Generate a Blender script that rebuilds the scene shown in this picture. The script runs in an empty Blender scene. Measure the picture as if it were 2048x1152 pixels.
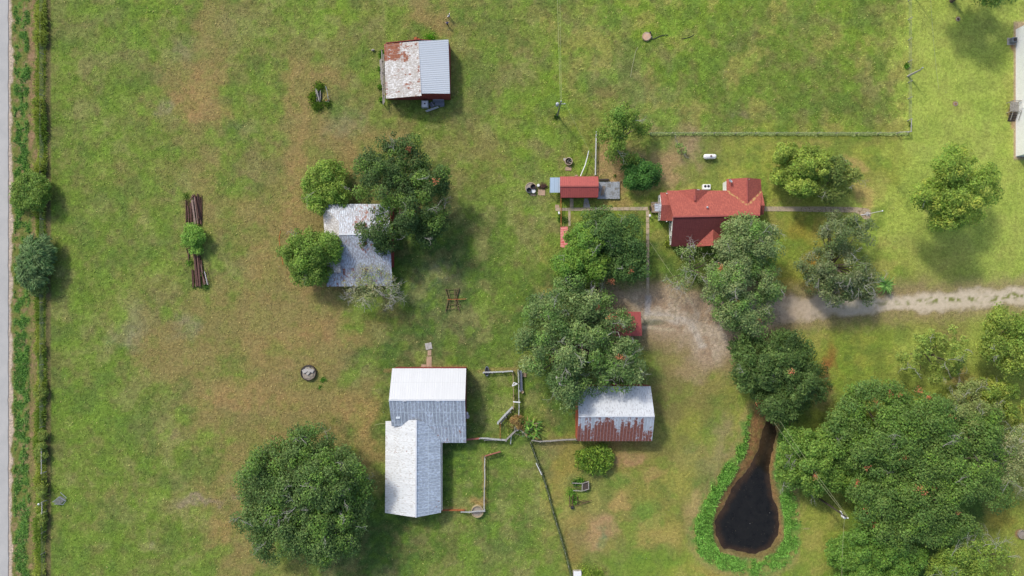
import bpy, math, random
import numpy as np
from mathutils import Vector, Matrix
R = math.radians
random.seed(7)
rg = np.random.default_rng(11)
scene = bpy.context.scene
COL = scene.collection

# ------------------------------------------------------------------ camera, sky, sun, exposure
H = 135.0                 # drone height in metres; 0.1 m of ground per photo pixel
cam_d = bpy.data.cameras.new("camera"); cam = bpy.data.objects.new("camera", cam_d); COL.objects.link(cam)
cam.location = (0, 0, H); cam.rotation_euler = (0, 0, 0)
cam_d.sensor_width = 36; cam_d.lens = 36 * H / 204.8; cam_d.clip_start = 1; cam_d.clip_end = 4000
scene.camera = cam
SUN_EL, SUN_AZ = 43.0, -39.0     # azimuth measured from +Y (top of picture) towards +X
world = bpy.data.worlds.new("World"); scene.world = world; world.use_nodes = True
wn = world.node_tree
sky = wn.nodes.new('ShaderNodeTexSky'); sky.sky_type = 'NISHITA'; sky.sun_disc = False
sky.sun_elevation = R(SUN_EL); sky.sun_rotation = R(SUN_AZ); sky.air_density = 1.0; sky.dust_density = 2.5; sky.ozone_density = 1.0
bg = wn.nodes['Background']; bg.inputs[1].default_value = 0.15
wn.links.new(sky.outputs[0], bg.inputs[0])
sl = bpy.data.lights.new("sun", 'SUN'); sl.energy = 2.05; sl.angle = R(6); sl.color = (1.0, 0.95, 0.86)
so = bpy.data.objects.new("sun", sl); COL.objects.link(so)
sd = Vector((math.sin(R(SUN_AZ)) * math.cos(R(SUN_EL)), math.cos(R(SUN_AZ)) * math.cos(R(SUN_EL)), math.sin(R(SUN_EL))))
so.rotation_euler = sd.to_track_quat('Z', 'Y').to_euler(); so.location = (-60, 80, 100)
scene.view_settings.view_transform = 'Standard'; scene.view_settings.look = 'None'
scene.view_settings.gamma = 1; scene.view_settings.exposure = 0.33
KL = 1.0                   # light that reaches level ground, used to turn seen colours into reflectances

def P(X, Y, z=0.0):
    s = 0.1 * (H - z) / H
    return Vector(((X - 1024) * s, (576 - Y) * s, z))
def lin(c):
    c = np.asarray(c, float) / 255.0
    return np.where(c <= .04045, c / 12.92, ((c + .055) / 1.055) ** 2.4)
def C(r, g, b): return tuple(np.clip(lin((r, g, b)) / KL, 0, .88))

# ------------------------------------------------------------------ noise
def _h(ix, iy, s):
    n = (ix.astype(np.int64) * 374761393 + iy.astype(np.int64) * 668265263 + s * 974634777) & 0x7fffffff
    n = ((n ^ (n >> 13)) * 1274126177) & 0x7fffffff
    return ((n ^ (n >> 16)) & 0xffff) / 65535.0
def vnoise(x, y, s=0):
    ix = np.floor(x); iy = np.floor(y); fx = x - ix; fy = y - iy
    fx = fx * fx * (3 - 2 * fx); fy = fy * fy * (3 - 2 * fy)
    a = _h(ix, iy, s); b = _h(ix + 1, iy, s); c = _h(ix, iy + 1, s); d = _h(ix + 1, iy + 1, s)
    return (a * (1 - fx) + b * fx) * (1 - fy) + (c * (1 - fx) + d * fx) * fy
def fbm(x, y, s=0, o=4):
    v = 0; a = .5; t = 0
    for i in range(o):
        v = v + a * vnoise(x * 2 ** i + 17.3 * i, y * 2 ** i - 9.1 * i, s + i); t += a; a *= .55
    return v / t
def seg_dist(X, Y, pts, closed=False):
    d = np.full(np.shape(X), 1e9); n = len(pts)
    for i in range(n if closed else n - 1):
        ax, ay = pts[i]; bx, by = pts[(i + 1) % n]; dx, dy = bx - ax, by - ay
        t = np.clip(((X - ax) * dx + (Y - ay) * dy) / (dx * dx + dy * dy + 1e-9), 0, 1)
        d = np.minimum(d, np.hypot(X - ax - t * dx, Y - ay - t * dy))
    return d
def inside(X, Y, pts):
    r = np.zeros(np.shape(X), bool); n = len(pts)
    for i in range(n):
        ax, ay = pts[i]; bx, by = pts[(i + 1) % n]
        if ay == by: continue
        r ^= ((ay > Y) != (by > Y)) & (X < (bx - ax) * (Y - ay) / (by - ay) + ax)
    return r
def sdf(X, Y, pts):        # negative inside
    d = seg_dist(X, Y, pts, True)
    return np.where(inside(X, Y, pts), -d, d)
def sm(a, b, x):
    t = np.clip((x - a) / (b - a), 0, 1); return t * t * (3 - 2 * t)

# ------------------------------------------------------------------ object helpers
def tag(o, label=None, cat=None, group=None, kind=None):
    if label: o['label'] = label
    if cat: o['category'] = cat
    if group: o['group'] = group
    if kind: o['kind'] = kind
    return o
def worg(o):
    v = Vector((0, 0, 0))
    while o is not None: v = v + o.location; o = o.parent
    return v
def thing(name, loc, label, cat, group=None):
    o = bpy.data.objects.new(name, None); COL.objects.link(o); o.location = loc; o.empty_display_size = .5
    return tag(o, label, cat, group)
def mesh_obj(name, V, F, mat, parent=None, cols=None, smooth=False, origin=None, uv=None, mask=None, quads=True):
    me = bpy.data.meshes.new(name)
    V = np.asarray(V, float)
    if parent is not None: off = np.array(worg(parent))
    elif origin is not None: off = np.array(origin)
    else: off = np.zeros(3)
    V = V - off
    if isinstance(F, np.ndarray):
        nf, k = F.shape
        me.vertices.add(len(V)); me.vertices.foreach_set('co', V.ravel())
        me.loops.add(nf * k); me.loops.foreach_set('vertex_index', F.ravel().astype(np.int32))
        me.polygons.add(nf); me.polygons.foreach_set('loop_start', np.arange(0, nf * k, k, dtype=np.int32))
        me.polygons.foreach_set('loop_total', np.full(nf, k, dtype=np.int32))
        me.update(calc_edges=True)
    else:
        me.from_pydata([tuple(v) for v in V], [], F); me.update()
    if cols is not None:
        a = me.color_attributes.new('Col', 'FLOAT_COLOR', 'POINT')
        c = np.ones((len(V), 4)); c[:, :3] = cols; a.data.foreach_set('color', c.ravel())
    if mask is not None:
        a = me.attributes.new('mask', 'FLOAT', 'POINT'); a.data.foreach_set('value', np.asarray(mask, float))
    if uv is not None:
        l = me.uv_layers.new(name='UVMap')
        idx = np.empty(len(me.loops), dtype=np.int32); me.loops.foreach_get('vertex_index', idx)
        l.data.foreach_set('uv', np.asarray(uv, float)[idx].ravel())
    if smooth: me.polygons.foreach_set('use_smooth', np.ones(len(me.polygons), bool))
    me.materials.append(mat)
    o = bpy.data.objects.new(name, me); COL.objects.link(o)
    if parent is not None: o.parent = parent
    elif origin is not None: o.location = origin
    return o

class MB:
    def __init__(s): s.v = []; s.f = []
    def poly(s, pts):
        n = len(s.v); s.v += [tuple(p) for p in pts]; s.f.append(tuple(range(n, n + len(pts))))
    def add(s, V, F):
        n = len(s.v); s.v += [tuple(p) for p in V]; s.f += [tuple(i + n for i in f) for f in F]
    def hexa(s, b, t):       # 4 bottom + 4 top points
        s.add(list(b) + list(t), [(3, 2, 1, 0), (4, 5, 6, 7), (0, 1, 5, 4), (1, 2, 6, 5), (2, 3, 7, 6), (3, 0, 4, 7)]); return s
    def box(s, c, size, rz=0, bev=0):
        x, y, z = [q / 2 for q in size]; ca, sa = math.cos(rz), math.sin(rz)
        def t(px, py, pz): return (c[0] + px * ca - py * sa, c[1] + px * sa + py * ca, c[2] + pz)
        if bev <= 0:
            s.hexa([t(-x, -y, -z), t(x, -y, -z), t(x, y, -z), t(-x, y, -z)], [t(-x, -y, z), t(x, -y, z), t(x, y, z), t(-x, y, z)])
        else:
            b = bev
            def ring(dx, dy, pz, cc): return [t(*p, pz) for p in [(-dx + cc, -dy), (dx - cc, -dy), (dx, -dy + cc), (dx, dy - cc), (dx - cc, dy), (-dx + cc, dy), (-dx, dy - cc), (-dx, -dy + cc)]]
            rs = [ring(x - b, y - b, -z, b * .4), ring(x, y, -z + b, b), ring(x, y, z - b, b), ring(x - b, y - b, z, b * .4)]
            V = sum(rs, []); F = [tuple(range(7, -1, -1)), tuple(range(24, 32))]
            for k in range(3):
                for i in range(8): j = (i + 1) % 8; F.append((k * 8 + i, k * 8 + j, k * 8 + 8 + j, k * 8 + 8 + i))
            s.add(V, F)
        return s
    def beam(s, a, b, w, h=None):
        a = Vector(a); b = Vector(b); h = h or w; d = (b - a).normalized()
        up = Vector((0, 0, 1)) if abs(d.z) < .95 else Vector((0, 1, 0))
        r = d.cross(up).normalized() * w / 2; u = r.cross(d).normalized() * h / 2
        s.hexa([a - r - u, a + r - u, a + r + u, a - r + u], [b - r - u, b + r - u, b + r + u, b - r + u]); return s
    def tube(s, pts, rad, n=6, cap=True):
        pts = [Vector(p) for p in pts]; m = len(pts)
        if not hasattr(rad, '__len__'): rad = [rad] * m
        base = len(s.v); pr = None
        for i in range(m):
            d = (pts[min(i + 1, m - 1)] - pts[max(i - 1, 0)])
            d = d.normalized() if d.length > 1e-6 else Vector((0, 0, 1))
            if pr is None: pr = d.orthogonal().normalized()
            r = (pr - d * pr.dot(d)); r = r.normalized() if r.length > 1e-5 else d.orthogonal().normalized(); pr = r; q = d.cross(r)
            for k in range(n):
                a = 2 * math.pi * k / n; s.v.append(tuple(pts[i] + (r * math.cos(a) + q * math.sin(a)) * rad[i]))
        for i in range(m - 1):
            for k in range(n):
                j = (k + 1) % n; s.f.append((base + i * n + k, base + i * n + j, base + (i + 1) * n + j, base + (i + 1) * n + k))
        if cap:
            s.f.append(tuple(base + k for k in range(n - 1, -1, -1))); s.f.append(tuple(base + (m - 1) * n + k for k in range(n)))
        return s
    def lathe(s, c, prof, n=28, axis='z'):
        base = len(s.v)
        for r, z in prof:
            for k in range(n):
                a = 2 * math.pi * k / n; x, y = r * math.cos(a), r * math.sin(a)
                s.v.append((c[0] + x, c[1] + y, c[2] + z) if axis == 'z' else (c[0] + z, c[1] + x, c[2] + y))
        for i in range(len(prof) - 1):
            for k in range(n):
                j = (k + 1) % n; s.f.append((base + i * n + k, base + i * n + j, base + (i + 1) * n + j, base + (i + 1) * n + k))
        s.f.append(tuple(base + k for k in range(n - 1, -1, -1))); s.f.append(tuple(base + (len(prof) - 1) * n + k for k in range(n)))
        return s
    def build(s, name, mat, parent=None, smooth=False, origin=None):
        return mesh_obj(name, s.v, s.f, mat, parent, smooth=smooth, origin=origin)

# ------------------------------------------------------------------ materials
def newmat(name):
    m = bpy.data.materials.new(name); m.use_nodes = True
    n = m.node_tree.nodes; l = m.node_tree.links; return m, n, l, n['Principled BSDF']
def nz(n, l, scale, detail=4, rough=.55, vec=None, dim='3D'):
    t = n.new('ShaderNodeTexNoise'); t.inputs['Scale'].default_value = scale; t.inputs['Detail'].default_value = detail
    t.inputs['Roughness'].default_value = rough
    if vec is not None: l.new(vec, t.inputs['Vector'])
    return t.outputs['Fac']
def rmp(n, l, src, a, b, c0=0., c1=1.):
    t = n.new('ShaderNodeMapRange'); t.inputs[1].default_value = a; t.inputs[2].default_value = b
    t.inputs[3].default_value = c0; t.inputs[4].default_value = c1; l.new(src, t.inputs[0]); return t.outputs[0]
def mth(n, l, op, a, b=None):
    t = n.new('ShaderNodeMath'); t.operation = op
    for i, q in enumerate((a, b)):
        if q is None: continue
        if isinstance(q, (int, float)): t.inputs[i].default_value = q
        else: l.new(q, t.inputs[i])
    return t.outputs[0]
def mix(n, l, fac, a, b, mode='MIX'):
    t = n.new('ShaderNodeMix'); t.data_type = 'RGBA'; t.blend_type = mode
    if isinstance(fac, (int, float)): t.inputs[0].default_value = fac
    else: l.new(fac, t.inputs[0])
    for i, q in ((6, a), (7, b)):
        if isinstance(q, tuple): t.inputs[i].default_value = (*q[:3], 1)
        else: l.new(q, t.inputs[i])
    return t.outputs[2]
def grey(n, l, v):
    t = n.new('ShaderNodeCombineColor'); [l.new(v, t.inputs[i]) for i in range(3)]; return t.outputs[0]
def objco(n): return n.new('ShaderNodeTexCoord').outputs['Object']
def bump(n, l, h, bs, strength=.4, dist=.05):
    b = n.new('ShaderNodeBump'); b.inputs['Strength'].default_value = strength; b.inputs['Distance'].default_value = dist
    l.new(h, b.inputs['Height']); l.new(b.outputs[0], bs.inputs['Normal'])
def plain(name, c, var=.25, scale=3., rough=.8, metal=0., c2=None, bmp=.2):
    m, n, l, b = newmat(name); v = objco(n)
    f = nz(n, l, scale, 5, .6, v); g = nz(n, l, scale * 7, 3, .6, v)
    col = mix(n, l, rmp(n, l, f, .3, .7), tuple(x * (1 - var) for x in c), tuple(min(.9, x * (1 + var)) for x in c))
    if c2: col = mix(n, l, rmp(n, l, nz(n, l, scale * .6, 6, .7, v), .5, .62), col, c2)
    col = mix(n, l, 1., col, grey(n, l, rmp(n, l, g, .25, .75, .8, 1.15)), 'MULTIPLY')
    l.new(col, b.inputs['Base Color']); b.inputs['Roughness'].default_value = rough; b.inputs['Metallic'].default_value = metal
    if bmp: bump(n, l, g, b, bmp, .02)
    return m
def roofmat(name, base, rust=((.16, .035, .012), (.30, .10, .04)), seam=.75, seamw=.07, seamdark=.72, streak=.25, dirt=(.10, .09, .08), dirtamt=.55, rows=0, rough=.5, metal=.15, pan=.1, lightseam=False, panr=.1, rustsc=1.7):
    """sheet metal: UV in metres, u along the ridge, v down the slope; 'mask' = how far rust has got"""
    m, n, l, b = newmat(name)
    uvn = n.new('ShaderNodeUVMap'); uvn.uv_map = 'UVMap'; sp = n.new('ShaderNodeSeparateXYZ'); l.new(uvn.outputs[0], sp.inputs[0])
    u, v = sp.outputs[0], sp.outputs[1]
    def vec(su, sv, o=0):
        c = n.new('ShaderNodeCombineXYZ'); l.new(mth(n, l, 'MULTIPLY', u, su), c.inputs[0]); l.new(mth(n, l, 'MULTIPLY', v, sv), c.inputs[1]); c.inputs[2].default_value = o; return c.outputs[0]
    st = nz(n, l, 1, 5, .65, vec(5.0, .35)); bl = nz(n, l, 1, 5, .6, vec(.6, .6, 3)); fine = nz(n, l, 1, 4, .7, vec(4, 1.6, 7))
    fac = mth(n, l, 'ADD', mth(n, l, 'MULTIPLY', rmp(n, l, st, .3, .7, -1, 1), streak), 1.0)
    fac = mth(n, l, 'ADD', fac, mth(n, l, 'MULTIPLY', rmp(n, l, bl, .3, .7, -1, 1), streak * .6))
    pid = mth(n, l, 'FLOOR', mth(n, l, 'DIVIDE', u, seam))
    if rows: pid = mth(n, l, 'ADD', pid, mth(n, l, 'MULTIPLY', mth(n, l, 'FLOOR', mth(n, l, 'DIVIDE', v, rows)), 37.3))
    wn_ = n.new('ShaderNodeTexWhiteNoise'); wn_.noise_dimensions = '1D'; l.new(pid, wn_.inputs['W'])
    fac = mth(n, l, 'ADD', fac, mth(n, l, 'MULTIPLY', mth(n, l, 'SUBTRACT', wn_.outputs[0], .5), pan * 2))
    col = mix(n, l, 1., tuple(base), grey(n, l, fac), 'MULTIPLY')
    col = mix(n, l, rmp(n, l, mth(n, l, 'ADD', fine, mth(n, l, 'MULTIPLY', bl, .35)), dirtamt + .22, dirtamt + .36, 0, .65), col, tuple(dirt))
    at = n.new('ShaderNodeAttribute'); at.attribute_name = 'mask'; mk = at.outputs['Fac']
    rn = nz(n, l, 1, 6, .72, vec(rustsc, rustsc * .6, 11))
    rf = rmp(n, l, mth(n, l, 'ADD', mth(n, l, 'ADD', rn, mth(n, l, 'MULTIPLY', wn_.outputs[0], panr)), mth(n, l, 'MULTIPLY', mk, .55)), .72, .80)
    rf = mth(n, l, 'MULTIPLY', rf, rmp(n, l, mk, .02, .12))
    col = mix(n, l, rf, col, mix(n, l, rmp(n, l, fine, .35, .65), tuple(rust[0]), tuple(rust[1])))
    fr = mth(n, l, 'FRACT', mth(n, l, 'DIVIDE', u, seam)); ln = mth(n, l, 'LESS_THAN', fr, seamw / seam)
    if rows: ln = mth(n, l, 'MAXIMUM', ln, mth(n, l, 'LESS_THAN', mth(n, l, 'FRACT', mth(n, l, 'DIVIDE', v, rows)), .07 / rows))
    lc = (min(.8, base[0] * 1.35), min(.8, base[1] * 1.35), min(.8, base[2] * 1.35)) if lightseam else tuple(x * seamdark for x in base)
    col = mix(n, l, mth(n, l, 'MULTIPLY', ln, mth(n, l, 'SUBTRACT', .75, mth(n, l, 'MULTIPLY', rf, .4))), col, lc)
    l.new(col, b.inputs['Base Color']); b.inputs['Roughness'].default_value = rough
    l.new(mth(n, l, 'SUBTRACT', metal, mth(n, l, 'MULTIPLY', rf, metal)), b.inputs['Metallic'])
    wv = mth(n, l, 'ADD', mth(n, l, 'MULTIPLY', mth(n, l, 'SINE', mth(n, l, 'MULTIPLY', u, 2 * math.pi / .38)), .5), mth(n, l, 'MULTIPLY', ln, 1.2))
    bump(n, l, wv, b, .35, .03)
    return m
def leafmat(name, rough=.6, trans=.35):
    m, n, l, b = newmat(name)
    at = n.new('ShaderNodeAttribute'); at.attribute_name = 'Col'
    l.new(at.outputs['Color'], b.inputs['Base Color']); b.inputs['Roughness'].default_value = rough
    b.inputs['Specular IOR Level'].default_value = .3
    t = n.new('ShaderNodeBsdfTranslucent'); l.new(at.outputs['Color'], t.inputs[0])
    mx = n.new('ShaderNodeMixShader'); mx.inputs[0].default_value = trans
    l.new(b.outputs[0], mx.inputs[1]); l.new(t.outputs[0], mx.inputs[2]); l.new(mx.outputs[0], n['Material Output'].inputs[0])
    return m
M = {}
M['leaf'] = leafmat('leaf'); M['grass'] = leafmat('grass_blades', .7, .25)
M['bark'] = plain('bark', (.12, .09, .065), .35, 2.5, .95, bmp=.6)
M['twig'] = plain('pale_bark', (.36, .34, .31), .25, 4, .9)
M['darktwig'] = plain('dark_twigs', (.16, .13, .10), .3, 4, .9)
M['redwall'] = plain('red_boards', (.235, .035, .03), .2, 1.5, .8)
M['orangewall'] = plain('faded_red_boards', (.40, .085, .04), .25, 1.5, .8)
M['whitewall'] = plain('white_boards', (.72, .72, .70), .08, 1.5, .7)
M['glass'] = plain('window_glass', (.02, .025, .03), .1, 1, .08, bmp=0)
M['greywood'] = plain('weathered_wood', (.30, .28, .25), .3, 3, .9)
M['darkwood'] = plain('dark_wood', (.06, .045, .035), .35, 4, .9)
M['tanwood'] = plain('tan_wood', (.34, .24, .15), .25, 4, .85)
M['concrete'] = plain('concrete', (.33, .28, .23), .2, 1.5, .95, c2=(.22, .2, .15))
M['concrete_pale'] = plain('pale_concrete', (.42, .40, .37), .2, 2.5, .95, c2=(.28, .24, .19))
M['rustmetal'] = plain('rusty_steel', (.115, .055, .04), .4, 5, .9, .1, c2=(.06, .035, .03))
M['rustorange'] = plain('orange_rust', (.36, .11, .035), .3, 5, .9)
M['greymetal'] = plain('galvanised_metal', (.40, .43, .47), .15, 4, .45, .4)
M['slatemetal'] = plain('slate_metal', (.17, .19, .23), .25, 4, .55, .3)
M['white'] = plain('white_paint', (.78, .78, .77), .06, 4, .5)
M['wire'] = plain('wire', (.25, .25, .23), .1, 4, .6)
M['yellowwire'] = plain('weathered_wire', (.42, .42, .22), .1, 4, .6)
M['black'] = plain('black_rubber', (.018, .018, .02), .2, 4, .6)
M['trim'] = plain('dark_trim', (.07, .07, .07), .2, 4, .7)
# ------------------------------------------------------------------ the lie of the land: pond, driveway, fields
POND = [(1536,842),(1548,850),(1553,866),(1546,895),(1538,925),(1537,948),(1544,993),(1556,1027),(1558,1050),(1555,1070),(1541,1094),(1512,1108),(1489,1103),(1470,1100),(1449,1098),(1436,1073),(1433,1045),(1449,1016),(1469,976),(1492,948),(1508,926),(1520,900),(1526,872)]
RIM = [(1510,815),(1500,845),(1495,898),(1475,940),(1450,981),(1432,1010),(1425,1045),(1428,1078),(1442,1104),(1480,1112),(1515,1116),(1550,1104),(1566,1075),(1567,1040),(1556,990),(1547,950),(1551,906),(1556,870),(1560,815),(1540,800)]
VERGE = [(1500,815),(1490,845),(1486,872),(1458,918),(1423,970),(1397,1022),(1385,1062),(1387,1097),(1417,1128),(1461,1146),(1510,1150),(1550,1143),(1582,1125),(1603,1085),(1604,1040),(1588,985),(1580,940),(1578,880),(1575,840),(1560,812)]
DRIVE = [(1208,592),(1250,584),(1290,583),(1330,588),(1400,597),(1440,600),(1569,601),(1636,597),(1736,598),(1803,593),(1903,587),(2080,579),(2400,560),(2400,592),(2080,605),(1903,614),(1803,620),(1703,628),(1636,634),(1553,645),(1510,664),(1475,690),(1445,716),(1415,728),(1388,706),(1362,676),(1330,662),(1284,658),(1284,632),(1250,606),(1212,602)]
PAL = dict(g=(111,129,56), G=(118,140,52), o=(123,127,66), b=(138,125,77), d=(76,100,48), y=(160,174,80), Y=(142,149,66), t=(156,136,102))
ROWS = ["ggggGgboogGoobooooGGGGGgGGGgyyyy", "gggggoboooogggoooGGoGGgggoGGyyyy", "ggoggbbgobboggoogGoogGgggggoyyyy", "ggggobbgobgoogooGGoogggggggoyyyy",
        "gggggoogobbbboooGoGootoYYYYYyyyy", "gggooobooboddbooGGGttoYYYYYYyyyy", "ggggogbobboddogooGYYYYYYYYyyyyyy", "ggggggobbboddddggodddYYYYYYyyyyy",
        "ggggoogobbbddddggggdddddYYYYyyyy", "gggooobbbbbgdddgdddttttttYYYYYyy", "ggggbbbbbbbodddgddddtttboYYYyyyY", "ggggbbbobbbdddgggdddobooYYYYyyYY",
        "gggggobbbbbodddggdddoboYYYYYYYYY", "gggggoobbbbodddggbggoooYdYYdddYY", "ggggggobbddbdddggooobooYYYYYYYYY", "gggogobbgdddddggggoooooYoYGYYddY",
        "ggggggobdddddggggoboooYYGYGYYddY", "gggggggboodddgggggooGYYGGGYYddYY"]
GRIDC = np.array([[lin(PAL[c]) for c in (r + "y" * 32)[:32]] for r in ROWS])
def coarse(X, Y):
    gx = np.clip((X - 32) / 64, 0, 30.999); gy = np.clip((Y - 32) / 64, 0, 16.999)
    ix = gx.astype(int); iy = gy.astype(int); fx = (gx - ix)[..., None]; fy = (gy - iy)[..., None]
    fx = fx * fx * (3 - 2 * fx); fy = fy * fy * (3 - 2 * fy)
    return (GRIDC[iy, ix] * (1 - fx) + GRIDC[iy, ix + 1] * fx) * (1 - fy) + (GRIDC[iy + 1, ix] * (1 - fx) + GRIDC[iy + 1, ix + 1] * fx) * fy
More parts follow.
